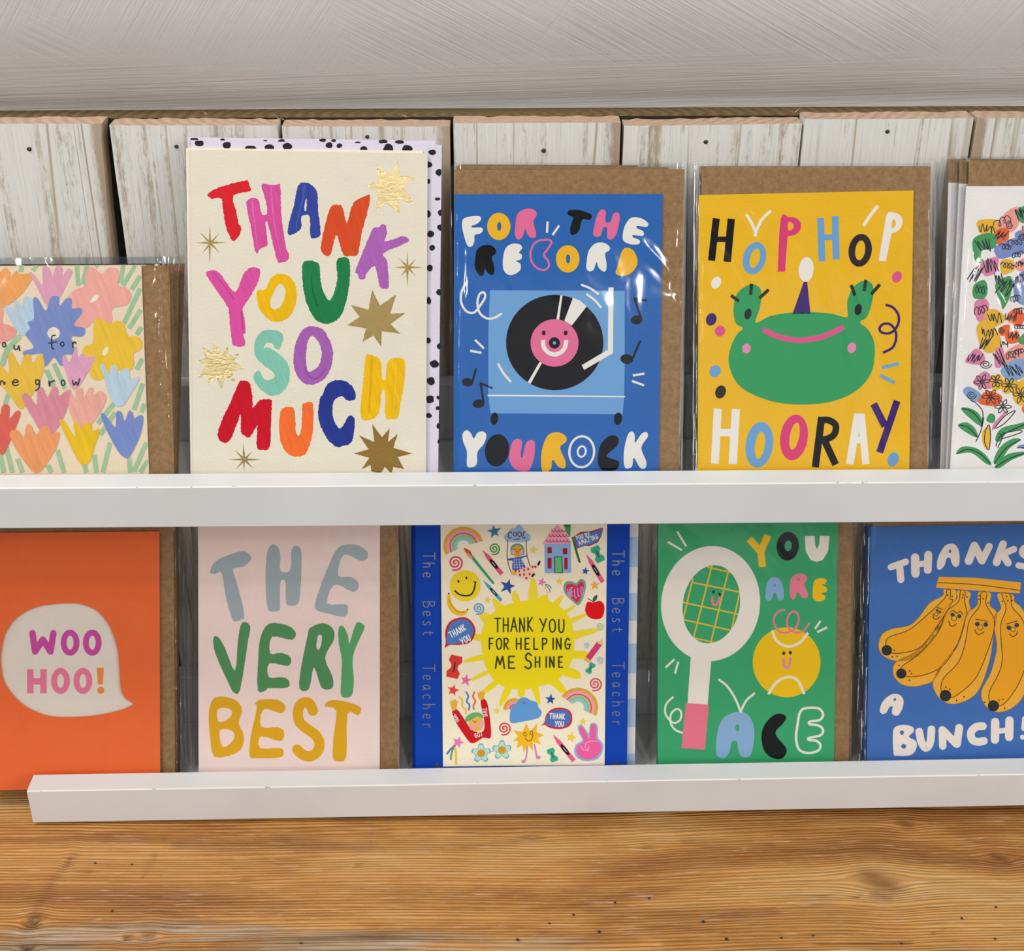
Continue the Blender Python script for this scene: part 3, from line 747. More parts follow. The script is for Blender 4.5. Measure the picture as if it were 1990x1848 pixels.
FL = [('tulip_drawing', '#f2a763', '-90,300 -60,190 -20,215 0,200 45,165 80,200 85,240 130,190 165,215 240,210 262,240 200,340 100,440 0,485 -70,420'),
 ('tulip_drawing', '#e3a3bd', '235,200 280,230 340,300 340,170 370,150 405,190 412,260 440,170 470,150 500,175 495,240 540,175 575,190 560,240 480,400 430,470 375,470 300,330'),
 ('flower_drawing', '#f2ada2', '680,230 700,170 750,165 815,215 870,165 930,170 950,220 945,305 1010,325 1050,390 1010,460 895,490 895,580 860,610 750,590 700,640 600,650 560,560 540,480 545,400 600,340 675,310'),
 ('tulip_drawing', '#bcd2e2', '35,480 80,470 115,520 110,430 150,440 175,490 190,410 230,395 265,430 290,560 240,660 200,705 150,690 90,590'),
 ('flower_drawing', '#f0a39a', '-80,640 -40,600 -30,500 25,495 20,600 60,620 120,650 125,700 60,750 0,765 -60,720'),
 ('flower_drawing', '#7f92cc', '265,420 300,410 365,510 400,410 430,390 470,400 475,470 530,410 575,420 575,490 640,485 655,530 590,620 670,645 680,680 650,715 570,715 590,800 580,855 520,860 510,930 480,945 430,880 370,950 330,930 340,850 200,865 190,830 270,800 205,700 240,650 220,600 270,570'),
 ('flower_drawing', '#efc53e', '750,600 800,570 870,610 930,590 990,610 1020,710 1090,710 1135,760 1120,820 1065,850 1070,930 1030,990 930,980 860,1010 800,1060 730,1040 720,960 735,900 665,850 665,810 700,780 745,760'),
 ('tulip_drawing', '#edc247', '-60,990 0,940 70,1010 65,860 100,845 160,950 190,870 240,860 260,930 300,870 335,860 355,960 300,1100 190,1280 140,1270 60,1160 0,1090'),
 ('tulip_drawing', '#e2a4c4', '495,900 520,860 550,920 590,830 610,790 620,880 660,850 690,880 760,880 700,1000 620,1120 570,1120 530,1010'),
 ('tulip_drawing', '#bdd4e4', '795,950 830,940 870,1010 890,950 930,950 945,1020 990,970 1030,980 1040,1060 1100,1035 1110,1060 1040,1180 980,1265 920,1260 870,1170 830,1030'),
 ('tulip_drawing', '#f0aea0', '545,1250 560,1150 600,1230 610,1140 660,1130 665,1210 710,1130 745,1130 740,1190 800,1150 850,1200 800,1320 700,1440 620,1440 580,1370'),
 ('tulip_drawing', '#df8f9f', '175,1185 220,1170 290,1260 300,1150 340,1120 380,1200 420,1120 460,1125 470,1190 540,1140 565,1160 520,1330 440,1470 350,1500 270,1380 200,1260'),
 ('tulip_drawing', '#e0675a', '-60,1400 -40,1300 0,1340 20,1265 75,1270 75,1370 130,1310 165,1330 110,1480 40,1640 0,1650 -50,1560'),
 ('tulip_drawing', '#f0a068', '75,1490 140,1460 190,1520 210,1430 245,1420 290,1500 340,1430 390,1440 410,1490 475,1480 450,1600 350,1760 300,1800 260,1790 150,1650'),
 ('tulip_drawing', '#edc225', '478,1400 510,1385 600,1520 590,1410 620,1400 650,1450 690,1400 730,1420 735,1470 795,1455 760,1580 710,1720 640,1725 560,1580'),
 ('tulip_drawing', '#7d91cd', '805,1345 840,1340 920,1440 930,1320 970,1320 995,1390 1030,1310 1060,1325 1070,1370 1110,1345 1145,1360 1120,1500 1050,1650 1010,1685 950,1640 870,1500'),
 ('tulip_drawing', '#efc53e', '-700,700 -600,640 -560,720 -500,640 -430,720 -500,900 -620,900'), ('flower_drawing', '#7f92cc', '-480,1100 -380,1050 -300,1120 -330,1250 -440,1280 -520,1200')]
for nm, col, p in FL:
    a.poly(p, col)
    if col == '#f2ada2': a.ell(755, 412, 17, 44, '#f3ead9', 48)
    if col == '#7f92cc' and p.startswith('265'): a.ell(428, 688, 50, 48, '#efe3cc')
    if col == '#efc53e' and p.startswith('750'): a.ell(842, 832, 18, 38, '#efe9dc', 28)
    a.raise_(); a.flush(nm, M_BRUSH)
K_ = '#343a49'
a.ring(32, 780, 13, 17, 9, K_)
for q in ('112,783 114,812 138,815 148,787 158,826', '440,705 415,712 412,760 416,808 428,812', '390,768 450,756', '578,760 582,800', '581,775 594,757 607,768',
          '0,1100 8,1070 22,1072 36,1098 40,1080', '98,1085 145,1075 120,1058 98,1085 115,1106 145,1098', '312,1062 286,1062 290,1096 315,1085 312,1062 312,1120 285,1146', '390,1070 396,1114 400,1082 435,1066', '578,1065 590,1104 608,1076 620,1104 636,1052'):
    a.stroke(q, 10, K_)
a.ring(497, 775, 13, 17, 9, K_); a.ring(503, 1083, 14, 22, 9, K_)
a.flush('lettering', M_SMOOTH)
for i in range(3):
    dx = (8, 19, 30)[i]; db = (3, 5, 7)[i]
    pack(UP, -.0032*(i+1), ('second', 'third', 'last')[i]+' kraft envelope pack counting back in the stack behind the square pastel tulip card', shift(c1, dx, -1), '#efdcc0',
         shift(e1, dx, -2*i, db), shift(s1_, dx+2, -i, db), 11+i, group='copies of the pastel tulip card')

# ============ 2  THANK YOU SO MUCH
c2 = [(369.5, 291), (831, 298), (827.6, 914), (375.5, 919)]
M_ENV = M_PAPER
t, a, pl, base = pack(UP, .0008, 'tall cream card reading THANK YOU SO MUCH in brushed colours with gold stars', c2, '#e3dcca', thick=.0006)
frame(350, 250, .27638)
Y2 = 1194.0
def S2(s): return [(float(t.split(',')[0]), float(t.split(',')[1])+Y2) for t in s.split()]
def letter(p, col, holes=(), rough=.55, name='letter'):
    a.poly(p, col, True, holes, rough*1.35, 3); a.flush(name, M_BRUSH)
letter('190,465 235,430 330,395 450,367 480,370 490,400 490,440 375,470 395,580 410,660 430,690 425,730 400,770 370,790 350,760 320,680 300,560 288,490 225,495 210,485', '#d8232f')
letter('465,520 490,492 530,487 553,510 575,600 612,597 600,500 570,400 600,388 650,398 695,390 705,410 712,600 730,750 745,840 765,880 755,925 700,945 680,920 650,800 625,700 612,655 600,660 615,790 610,825 560,845 545,880 525,850 495,680 475,590', '#d4509c')
letter('755,735 770,650 800,540 830,400 880,380 930,400 965,450 970,570 988,720 975,760 930,770 915,740 910,615 862,612 850,640 850,700 790,745', '#34469c', ['886,490 872,568 888,572 890,520'])
letter('990,850 1000,760 1040,600 1070,540 1110,537 1140,548 1172,665 1200,570 1230,510 1290,480 1335,468 1320,580 1280,720 1250,880 1200,895 1150,890 1120,800 1095,750 1060,880 1020,890', '#d54d28')
letter('1232,1010 1270,900 1330,760 1355,700 1400,695 1415,675 1445,680 1455,740 1440,795 1560,757 1605,775 1590,805 1430,875 1455,930 1465,1050 1465,1118 1410,1120 1390,1040 1365,965 1310,1020 1300,1055 1260,1058 1250,1020', '#aa62b5')
letter('183,1025 200,1000 250,997 290,1030 388,1150 440,1030 500,975 560,990 555,1060 500,1170 445,1254 440,1284 455,1344 460,1434 445,1444 455,1524 375,1524 357,1444 343,1294 335,1254 250,1130', '#d8529f')
letter('545,1135 600,1130 640,1050 700,1020 770,1040 815,1110 820,1200 800,1270 760,1330 690,1360 620,1340 560,1270 540,1200', '#e8b712', ['640,1190 680,1110 710,1090 738,1130 733,1200 690,1262 645,1265 636,1230'])
letter('860,960 890,928 950,935 980,965 990,1080 1015,1160 1052,1208 1090,1130 1105,1050 1100,930 1140,905 1185,915 1195,980 1190,1100 1165,1230 1120,1330 1060,1365 1010,1372 950,1340 895,1240 865,1120', '#217c49')
letter(S2('725,265 690,230 600,222 540,270 520,340 530,410 590,470 655,520 660,560 620,574 585,560 555,508 515,540 535,600 590,660 650,685 720,660 765,590 770,500 745,440 690,385 620,345 588,350 610,312 650,320 672,355 705,345'), '#80c2ae')
letter(S2('935,197 1000,215 1050,290 1075,380 1060,490 1010,570 920,608 850,580 805,500 797,400 825,280 880,205'), '#a35fb0', [S2('930,262 975,310 995,380 975,470 910,518 888,470 885,380 900,300')])
letter(S2('430,577 485,590 500,640 510,700 513,770 560,715 640,710 645,740 640,860 632,1040 585,1065 540,1045 543,900 550,880 490,975 455,965 428,940 427,815 400,880 350,1000 300,1012 262,960 300,840 350,740 400,620'), '#c8152b')
letter(S2('700,830 720,775 765,762 800,775 810,850 815,940 832,965 850,930 858,800 860,745 910,728 935,750 935,900 920,1000 885,1090 830,1112 770,1100 720,1040 697,950'), '#f06f33')
letter(S2('1000,680 1040,600 1110,572 1180,590 1230,650 1228,710 1175,718 1140,688 1095,705 1072,760 1080,850 1118,915 1150,885 1185,825 1225,840 1225,930 1205,1010 1140,1040 1090,1040 1030,980 985,890 970,800 985,700'), '#28388d')
letter(S2('1305,410 1335,395 1410,435 1418,560 1445,568 1450,480 1480,425 1560,420 1583,460 1575,600 1550,740 1530,840 1490,848 1445,835 1440,660 1415,655 1405,780 1360,845 1275,848 1272,740 1285,600'), '#ecba16')
# brush streaks
a.raise_()
a.lev = a.floor = 8
a.stroke('505,510 520,640 535,760 548,850', 9, '#de74b0', taper=(1, .3)); a.stroke('640,410 655,600 680,760 715,900', 12, '#de6cac', taper=(1, .3))
a.stroke('875,400 862,500 835,600 815,700', 14, '#4a5cae', taper=(1, .4)); a.stroke('235,1010 330,1130 380,1200', 8, '#b93a86', taper=(.5, 1)); a.stroke('430,1290 440,1370 442,1440', 10, '#c23f8e')
a.stroke('925,1020 930,1130 965,1240', 9, '#185e38', taper=(.4, 1)); a.stroke('1055,1215 1100,1130 1110,1020', 10, '#2d8f5b', taper=(1, .3))
a.stroke(S2('880,480 900,540 960,560 1020,500'), 12, '#8c4f9e', taper=(.4, 1)); a.stroke(S2('1345,430 1340,600 1325,800'), 16, '#dfa812', taper=(1, .6)); a.stroke(S2('1520,440 1515,600 1500,800'), 12, '#f0c43a')
a.flush('brush_streaks', M_BRUSH)
stars = [('1380,258 1475,325 1530,230 1545,335 1655,335 1570,410 1650,535 1535,490 1545,595 1445,520 1375,580 1395,445 1308,405 1390,370', M_FOILC, 'crinkled gold foil star, bright reflection in its colour'),
 (S2('1350,-60 1405,50 1520,-30 1478,105 1583,103 1478,180 1550,248 1418,230 1415,340 1358,260 1283,305 1308,210 1175,188 1262,130 1200,45 1325,78'), M_FOIL, None),
 (S2('235,305 298,390 342,322 335,400 415,388 375,440 452,497 365,510 390,595 318,550 290,635 262,565 195,603 200,540 125,557 178,480 122,440 180,418 158,340 230,385'), M_FOILC, 'gold foil star, pale reflection in its colour'),
 (S2('1350,880 1420,975 1473,912 1462,1010 1530,952 1500,1050 1632,1090 1530,1115 1575,1200 1500,1185 1485,1230 1440,1185 1410,1230 1345,1215 1340,1170 1275,1202 1330,1120 1220,1090 1325,1060 1258,962 1365,1010'), M_FOILD, 'gold foil star, dark brown reflection in its colour')]
for i, (p, m, lb) in enumerate(stars):
    a.poly(p, '#b08a30', False, rough=.3); a.flush('foil_star', m, lb)
def arm(x0, y0, x1, y1, w_=9):
    dx, dy = x1-x0, y1-y0; l = math.hypot(dx, dy); ex, ey = -dy/l*w_, dx/l*w_; mx, my = (x0+x1)/2, (y0+y1)/2
    a.poly([(x0, y0), (mx+ex, my+ey), (x1, y1), (mx-ex, my-ey)], '#b08a30', False, rough=.25)
for arms, dy in (((210, 680, 208, 948), (107, 803, 330, 800), (140, 730, 278, 873), (272, 737, 155, 877)), 0), (((1598, 865, 1598, 1112), (1500, 975, 1708, 975), (1535, 905, 1660, 1040), (1657, 915, 1548, 1040)), 0), (((447, 1018, 450, 1222), (343, 1132, 570, 1133), (382, 1063, 520, 1200), (510, 1070, 392, 1202)), Y2):
    for q in arms: arm(q[0], q[1]+dy, q[2], q[3]+dy)
    a.flush('foil_sparkle', M_FOIL)
a.cycle = 0
def dotted(k, q, label, dots, cardq=None):
    """lilac envelope with black spots (with its cream card when that shows)"""
    pl2 = Plane(UP, k); b2 = pl2.drop(pl2.at((q[0][0]+q[1][0])/2, q[0][1]), pl2.at((q[0][0]+q[1][0])/2, q[2][1]))
    t2 = empty('spotted_envelope', b2); tag(t2, label, 'envelope', 'lilac spotted envelopes behind the tall cream card')
    sheet('envelope_front', pl2, q, 0, -.0006, M_PAPER, t2, b2, '#dcd5e6')
    a2 = Art(pl2, b2, t2); a2.clip = (q[0][0]+1, q[0][1]+1.5, q[1][0]-1, 930)
    for (x, y, rx, ry) in dots:
        n = 9; p = [(x+rx*math.cos(6.283*i/n)*random.uniform(.8, 1.15), y+ry*math.sin(6.283*i/n)*random.uniform(.8, 1.15)) for i in range(n)]
        a2.poly(p, '#26252b')
    a2.flush('black_spots', M_SMOOTH)
frame(350, 250, .27638)
d1 = [(133, 98, 33, 28), (328, 117, 33, 25), (492, 145, 42, 28), (627, 132, 36, 22), (753, 127, 33, 27), (1048, 117, 28, 22), (1120, 120, 20, 18), (1290, 145, 28, 20), (1465, 138, 36, 30), (1597, 142, 35, 28), (1773, 165, 30, 19), (1750, 255, 22, 22), (1820, 307, 24, 24), (1745, 372, 16, 18),
      (1810, 495, 20, 12), (1745, 600, 22, 24), (1832, 590, 18, 24), (1828, 693, 20, 24), (1760, 742, 26, 22), (1773, 838, 18, 20), (1755, 980, 24, 22), (1822, 1150, 20, 20), (1748, 1210, 18, 26), (1745, 1490, 20, 20), (1820, 1530, 14, 20), (1788, 1655, 30, 30), (1762, 1775, 30, 30), (1757, 1902, 28, 28), (1812, 1965, 16, 14), (1748, 2018, 24, 18), (1815, 1890, 12, 14), (1816, 2090, 12, 20), (1820, 2200, 10, 14)]
e2 = [(371, 272), (858.5, 281.5), (851.6, 914), (380, 918)]
dotted(-.0012, e2, 'front lilac envelope with black spots, wider than the cream thank you card it stands behind', d1)
# second cream card and second envelope
pack(UP, -.0004, 'second cream thank you card, its left edge peeping out behind the front one', [(361.5, 287.5), (822, 293), (820, 914), (370.5, 919)], '#f0e8d4', thick=.0006)
frame(350, 250, .27638)
dotted(-.0024, [(364.5, 266.5), (846, 273.5), (842, 914), (372, 918)], 'rear lilac spotted envelope, standing slightly higher and further left than the front one',
       [(100, 75, 30, 16), (300, 78, 18, 10), (715, 88, 26, 14), (1003, 82, 26, 12), (1080, 84, 18, 10), (1250, 98, 22, 8), (1425, 90, 34, 14), (1545, 94, 32, 14), (600, 84, 14, 6)])

# ============ 3  FOR THE RECORD YOU ROCK
c3 = [(882.5, 377.5), (1288, 377), (1280, 912), (881.5, 912)]
e3 = [(882, 330), (1331, 328.5), (1321, 911), (882, 912)]
s3 = [(874, 322), (1343, 322), (1332, 911), (874, 912)]
t, a, pl, base = pack(UP, .0, 'blue card with a smiling record player reading FOR THE RECORD YOU ROCK', c3, '#2d68b4', e3, s3, 3)
frame(870, 300, .24121)
PK, YL, LB = '#e7709c', '#f1b826', '#70a5da'
for col, p, hs in ((WHT, '115,560 140,510 250,497 268,525 235,560 195,575 200,590 270,590 283,615 262,638 218,650 215,700 195,740 160,735 130,650', ()),
    (PK, '545,560 570,470 640,437 700,448 718,490 690,540 712,630 705,668 670,670 640,640 625,600 605,660 575,687 545,660', ()),
    (BLK, '965,470 985,450 1060,448 1150,480 1160,510 1135,528 1085,525 1060,610 1020,648 990,640 990,580 1010,510 975,490', ()),
    (PK, '1172,630 1190,540 1220,460 1255,443 1275,470 1270,540 1310,545 1330,490 1355,467 1385,485 1380,560 1355,650 1320,685 1285,670 1285,595 1255,590 1235,650 1205,665 1178,655', ()),
    (WHT, '1410,650 1430,570 1480,510 1560,515 1615,555 1600,585 1530,575 1525,595 1575,620 1575,655 1515,652 1490,650 1495,670 1545,690 1540,722 1480,725 1420,700', ()),
    (BLK, '220,860 235,770 290,732 350,733 390,770 385,800 355,830 375,900 372,960 345,970 310,940 298,915 290,970 265,980 235,950 218,900', ()),
    (WHT, '445,850 465,760 520,720 580,725 600,755 575,790 598,810 590,845 550,860 585,880 585,930 540,965 490,970 450,930', ()),
    (WHT, '1118,880 1135,780 1190,718 1260,713 1305,745 1300,775 1268,800 1280,880 1275,935 1250,942 1215,910 1200,868 1175,930 1140,942 1118,920', ()),
    (YL, '1355,960 1375,880 1400,790 1435,752 1490,770 1525,830 1525,890 1485,950 1420,978', ())):
    a.poly(p, col, True, hs); a.flush('letter')
a.ell(412, 580, 94, 110, YL, 0, (415, 580, 17, 36, 0)); a.flush('letter')
a.ell(967, 842, 95, 110, YL, 0, (970, 842, 17, 38, 0)); a.flush('letter')
a.stroke('770,690 820,690 835,715 800,770 775,810 810,860 815,900 780,932 720,915 675,860 668,790 690,730 730,697', 16, PK, closed=True); a.flush('letter')
frame(870, 600, .24121)
for col, p in ((WHT, '120,1010 150,978 185,1000 210,1045 240,1000 285,988 312,1020 290,1090 240,1155 235,1250 190,1278 155,1260 155,1150 125,1070'),
    (PK, '497,1170 520,1080 560,1047 598,1070 590,1150 590,1195 605,1190 625,1100 655,1062 695,1065 703,1110 695,1200 660,1295 600,1310 540,1290 500,1230'),
    (YL, '752,1200 775,1080 820,1010 890,995 950,1025 955,1070 905,1120 950,1230 940,1285 890,1270 845,1215 830,1295 765,1310'),
    (BLK, '1210,1200 1230,1100 1290,1030 1345,1022 1378,1050 1360,1110 1280,1185 1370,1225 1380,1260 1350,1300 1250,1300 1215,1260'),
    (WHT, '1420,1150 1440,1050 1465,995 1495,993 1508,1030 1510,1080 1560,1010 1600,993 1612,1030 1560,1120 1600,1230 1590,1285 1550,1280 1500,1200 1485,1270 1440,1288 1420,1250')):
    a.poly(p, col); a.flush('letter')
a.ell(398, 1140, 98, 131, '#131320', 8); a.flush('letter')
a.ring(1080, 1152, 100, 125, 18, WHT, 4); a.ring(1080, 1150, 32, 43, 15, WHT, 10); a.flush('letter')
FR[:] = [0, 0, 1]
a.poly('952,564 1214,565 1214,700 1213,770 1210,805 953,803 949,770 949,650', LB, False)
frame(870, 600, .24121)
a.ell(862, 272, 392, 384, '#0d0b10'); a.poly('925,-107 908,-108 876,85 898,88', WHT, False); a.poly('1010,-90 1068,-64 1120,-20 1000,135 940,95', WHT, False)
a.poly('740,428 760,436 668,604 645,592', WHT, False); a.ell(861, 275, 193, 191, PK); a.ell(774, 195, 16, 19, '#15101a'); a.ell(950, 195, 16, 19, '#15101a')
a.stroke('767,252 775,310 810,352 860,368 910,352 945,310 955,252', 34, WHT, cap=False); a.ell(860, 275, 45, 46, '#0d0b10'); a.ell(860, 275, 13, 14, LB)
a.poly('1296,-172 1337,-172 1332,358 1100,492 1080,454 1290,330', WHT, False)
a.stroke('405,440 450,520 510,590', 18, WHT, cap=False); a.stroke('322,698 1428,708', 12, WHT, False, False)
a.ell(376, 885, 30, 50, '#0b0b1c', 8); a.ell(1372, 885, 32, 50, '#0b0b1c', 8)
frame(870, 300, .24121); a.stroke('1075,1050 1150,1080 1218,1127', 18, WHT, cap=False); a.stroke('1118,1125 1185,1175 1238,1237', 18, WHT, cap=False)
a.flush('record_player_drawing')
a.stroke('155,1025 115,1100 108,1190 150,1262 210,1275 260,1220 302,1150 290,1112 255,1130 240,1200 260,1280 320,1322 380,1315 430,1285', 18, WHT); a.lines('805,540 800,632|898,573 845,650', 18, WHT)
frame(870, 600, .24121); a.lines('220,250 292,320|182,338 272,355|1492,538 1585,522|1485,582 1582,617', 18, WHT)
a.flush('white_squiggles')
for hd, ln in (((1522, 90, 47, 36, -10), '1605,-66 1505,-82 1560,75'), ((1443, 405, 52, 39, 8), '1552,256 1490,400'), ((160, 592, 45, 33, 8), '230,478 196,600'), ((248, 765, 48, 35, -8), '362,640 265,600 290,765')):
    a.stroke(ln, 18, '#1e2028', False, False); a.ell(hd[0], hd[1], hd[2], hd[3], '#1e2028', hd[4]); a.flush('music_note_drawing')
for i in range(2):
    pack(UP, -.0036*(i+1), ('second', 'third')[i]+' copy of the blue record player card, its kraft envelope and sleeve edge showing behind', shift(c3, (6, 10)[i], 3), '#3467ad',
         [(887+5*i, 322-3*i), (1300-60*i, 325-4*i), (1322-i, 911), (884, 912)], [(880+4*i, 318-3*i), (1338+4*i, 317-i), (1331+2*i, 911), (880, 912)], 31+i, group='copies of the blue record player card')

# ============ 4  HOP HOP HOORAY frog
c4q = [(1358, 379), (1775.5, 370), (1767, 911), (1356, 911)]
e4 = [(1364, 323.5), (1810, 323.5), (1805, 911), (1364, 911)]
s4 = [(1345, 318), (1823, 315), (1817, 911), (1345, 911)]
t, a, pl, base = pack(UP, 0, 'yellow card with a green frog in a party hat reading HOP HOP HOORAY', c4q, '#efbb23', e4, s4, 4)
frame(1340, 300, .25126)
def L_(lines_, col, nm='letter'):
    for q, w_ in lines_: a.stroke(q, w_, col, False, False)
    a.flush(nm)
PK2, BL2, PU = '#db4079', '#6ea4d7', '#3f2372'
L_((('207,495 170,822', 55), ('323,498 292,831', 57), ('195,657 312,657', 42)), BLK)
a.ell(502, 803, 88, 128, BL2, 15, (505, 803, 37, 77, 15)); a.flush('letter')
a.poly('706,496 770,486 820,490 855,520 862,558 845,600 805,625 762,633 757,650 740,900 738,906 684,906 682,900', PK2, True, ['764,527 790,528 806,553 792,580 763,586']); a.flush('letter')
L_((('1013,492 1025,828', 52), ('1127,478 1134,813', 54), ('1020,643 1130,639', 44)), BL2)
a.ell(1320, 742, 90, 128, '#30252a', 8, (1320, 742, 38, 77, 8)); a.flush('letter')
a.poly('1530,458 1590,452 1638,480 1645,540 1615,590 1565,612 1558,630 1520,822 1516,826 1466,823 1464,818 1500,600', WHT, True, ['1572,503 1592,515 1592,550 1564,570']); a.flush('letter')
a.stroke('438,463 480,530 508,600 508,634', 24, WHT, cap=False); a.stroke('628,436 555,510 515,600 508,634', 24, WHT, cap=False); a.stroke('1457,398 1400,470 1345,554', 26, WHT, cap=False); a.flush('white_strokes')
frame(1340, 600, .25126)
L_((('218,772 196,1197', 62), ('358,775 334,1201', 64), ('215,958 350,958', 58)), WHT)
a.ell(540, 1052, 106, 178, BL2, 8, (544, 1055, 38, 106, 8)); a.flush('letter')
a.ell(808, 995, 106, 178, PK2, 8, (812, 985, 36, 108, 11)); a.flush('letter')
a.stroke('1022,836 973,1226', 56, BLK, False, False); a.stroke('1012,862 1075,862 1130,900 1120,970 1068,1005 1010,1015', 52, BLK, cap=False); a.stroke('1040,1010 1130,1205', 55, BLK, False, False); a.flush('letter')
L_((('1302,812 1240,1202', 60), ('1326,812 1364,1202', 56), ('1265,1015 1350,1015', 50), ('1290,830 1335,830', 40)), WHT)
L_((('1424,735 1512,910', 56), ('1606,712 1470,1112', 54)), PU)
frame(1340, 300, .25126)
a.poly('884,985 910,985 936,1235 796,1235', PU, False); a.ell(902, 890, 58, 96, WHT, 5); a.flush('party_hat_drawing')
frame(1340, 600, .25126)
a.poly('303,420 318,300 365,200 412,152 365,120 343,60 343,-40 370,-120 430,-172 490,-190 545,-160 556,-100 542,0 512,107 620,58 760,32 900,25 1080,35 1215,64 1220,0 1225,-80 1270,-170 1340,-215 1400,-205 1424,-140 1404,-20 1370,65 1320,106 1380,160 1425,250 1433,350 1412,480 1340,590 1230,670 1080,722 900,741 720,732 560,692 430,630 350,550', '#349e60', n=5)
a.stroke('570,163 680,213 800,240 900,240 1040,212 1190,142', 42, '#e2568c', cap=False); a.ell(440, 307, 33, 38, '#e78fb6', 15); a.ell(1255, 302, 33, 41, '#e78fb6', 15)
a.ell(452, 40, 27, 42, '#252a30', 15); a.ell(1305, 6, 28, 44, '#252225', 12)
frame(1340, 300, .25126); a.lines('320,1090 382,1136|480,1000 472,1086|612,1046 540,1112|1250,1010 1280,1092|1364,970 1350,1058|1472,1006 1405,1082', 25, '#2c2f28')
a.flush('frog_drawing')
for (x, y, rx, ry, c_, ro) in ((205, 992, 36, 48, WHT, 25), (1604, 948, 36, 47, '#e2578f', 25), (168, 1276, 40, 50, PU, 20), (236, 1366, 40, 43, '#e2578f', 25), (198, 1677, 42, 48, BL2, 30), (240, 1837, 40, 52, '#2b2a26', 22), (1575, 2359, 42, 57, BL2, 22)):
    a.ell(x, y, rx, ry, c_, ro)
a.flush('confetti_dots')
frame(1340, 600, .25126); a.stroke('1515,-30 1570,-12 1612,40 1618,100 1590,160 1540,190 1485,182 1470,150 1500,118 1550,120 1590,165 1598,230 1570,300 1495,340', 20, PU, cap=False)
a.lines('1486,456 1620,424|1474,514 1588,574', 29, '#7aa9cf'); a.flush('squiggle_marks')
pack(UP, -.0036, 'second copy of the yellow frog card standing close behind the front one', shift(c4q, 3, 2), '#efbb23', shift(e4, -4, -1), shift(s4, 5, 3, 6), 41)

# ============ 5  flower arch card, right edge
c5 = [(1878, 362), (2283, 361), (2252, 908), (1846.5, 909)]
e5 = [(1884, 312.5), (2335, 312), (2300, 908), (1870, 909)]
s5 = [(1871, 306), (2345, 306), (2312, 908), (1842, 909)]
t, a, pl, base = pack(UP, .001, 'white card with scribbled multicoloured flowers and leaves, at the right edge of the upper ledge', c5, '#f0ebe9', e5, s5, 5)
a.clip = (1848, 362, 2280, 1000)
frame(1830, 290, .34115)
CY, CG, CC, CO, CP, CK, CL = '#ecb93c', '#4c9a5e', '#f0a294', '#ec6a36', '#8290c6', '#e187aa', '#88a8cf'
blobs = [(CY, '215,415 305,410 310,460 270,485 225,470'), (CC, '330,420 380,360 430,345 435,410 400,460 350,455'), (CG, '440,350 500,330 500,410 450,405'), (CO, '315,470 370,460 375,510 350,535 318,530'),
 (CG, '188,580 190,520 240,495 292,500 292,560 230,575 228,630 200,625'), (CP, '320,560 400,520 470,520 480,580 410,600 350,615 325,600'), (CP, '430,480 500,470 500,560 440,530'), (CK, '235,650 310,625 305,690 260,715 232,690'), (CY, '345,640 400,640 410,680 370,705 345,695'), (CC, '428,650 500,620 500,680 440,685'),
 (CG, '190,780 240,755 255,800 240,840 190,838'), (CG, '318,770 390,740 388,820 350,895 340,860 320,820'), (CP, '425,750 500,700 500,860 430,850'), (CK, '195,880 245,862 262,900 235,975 200,950'), (CY, '255,940 300,920 355,960 330,990 290,1010 265,1000'), (CO, '385,940 430,915 465,950 440,1000 390,980'),
 (CY, '210,1030 250,990 300,1030 328,1090 290,1140 240,1130'), (CO, '335,1020 380,1005 375,1050 338,1055'), (CO, '370,1060 430,1040 435,1090 385,1100'), (CG, '440,1090 500,1040 500,1120'), (CC, '375,1160 440,1120 480,1150 450,1215 380,1210'), (CK, '145,1200 195,1145 235,1180 225,1220 160,1215'), (CK, '310,1150 345,1140 350,1220 310,1230'),
 (CL, '350,1260 410,1210 480,1215 460,1290 390,1305'), (CK, '190,1320 240,1275 275,1300 275,1355 210,1345'), (CY, '285,1310 330,1290 345,1340 300,1370'), (CY, '345,1330 400,1300 430,1350 380,1385 350,1370'), (CY, '415,1370 480,1320 500,1440 430,1440'), (CL, '130,1380 160,1360 215,1395 205,1430 160,1420'), (CO, '220,1430 260,1385 330,1410 310,1455 240,1450'),
 (CG, '110,1480 160,1475 215,1510 235,1570 200,1565'), (CG, '92,1575 140,1555 190,1590 205,1640 160,1625'), (CG, '255,1545 275,1505 305,1520 295,1560'), (CK, '290,1600 300,1560 375,1480 350,1530'), (CY, '232,1610 270,1580 280,1640 265,1712 235,1680'), (CO, '455,1480 500,1440 500,1530'), (CG, '305,1650 340,1590 450,1560 500,1550 480,1590 380,1610 330,1665'),
 (CG, '85,1735 115,1695 190,1700 250,1740 285,1795 250,1790 170,1730'), (CG, '295,1780 330,1700 400,1650 450,1655 380,1710 330,1790'), (CG, '305,1805 380,1735 500,1725 400,1770 330,1815'), (CP, '430,1690 500,1680 500,1715')]
a.cycle = 12
for c_, p in blobs:
    q_ = [tuple(float(k) for k in t_.split(',')) for t_ in p.split()]; mx_, my_ = sum(u[0] for u in q_)/len(q_), sum(u[1] for u in q_)/len(q_)
    e_ = 1.22 if my_ < 1450 else 1.0
    a.poly([(mx_+(u[0]-mx_)*e_, my_+(u[1]-my_)*e_) for u in q_], c_)
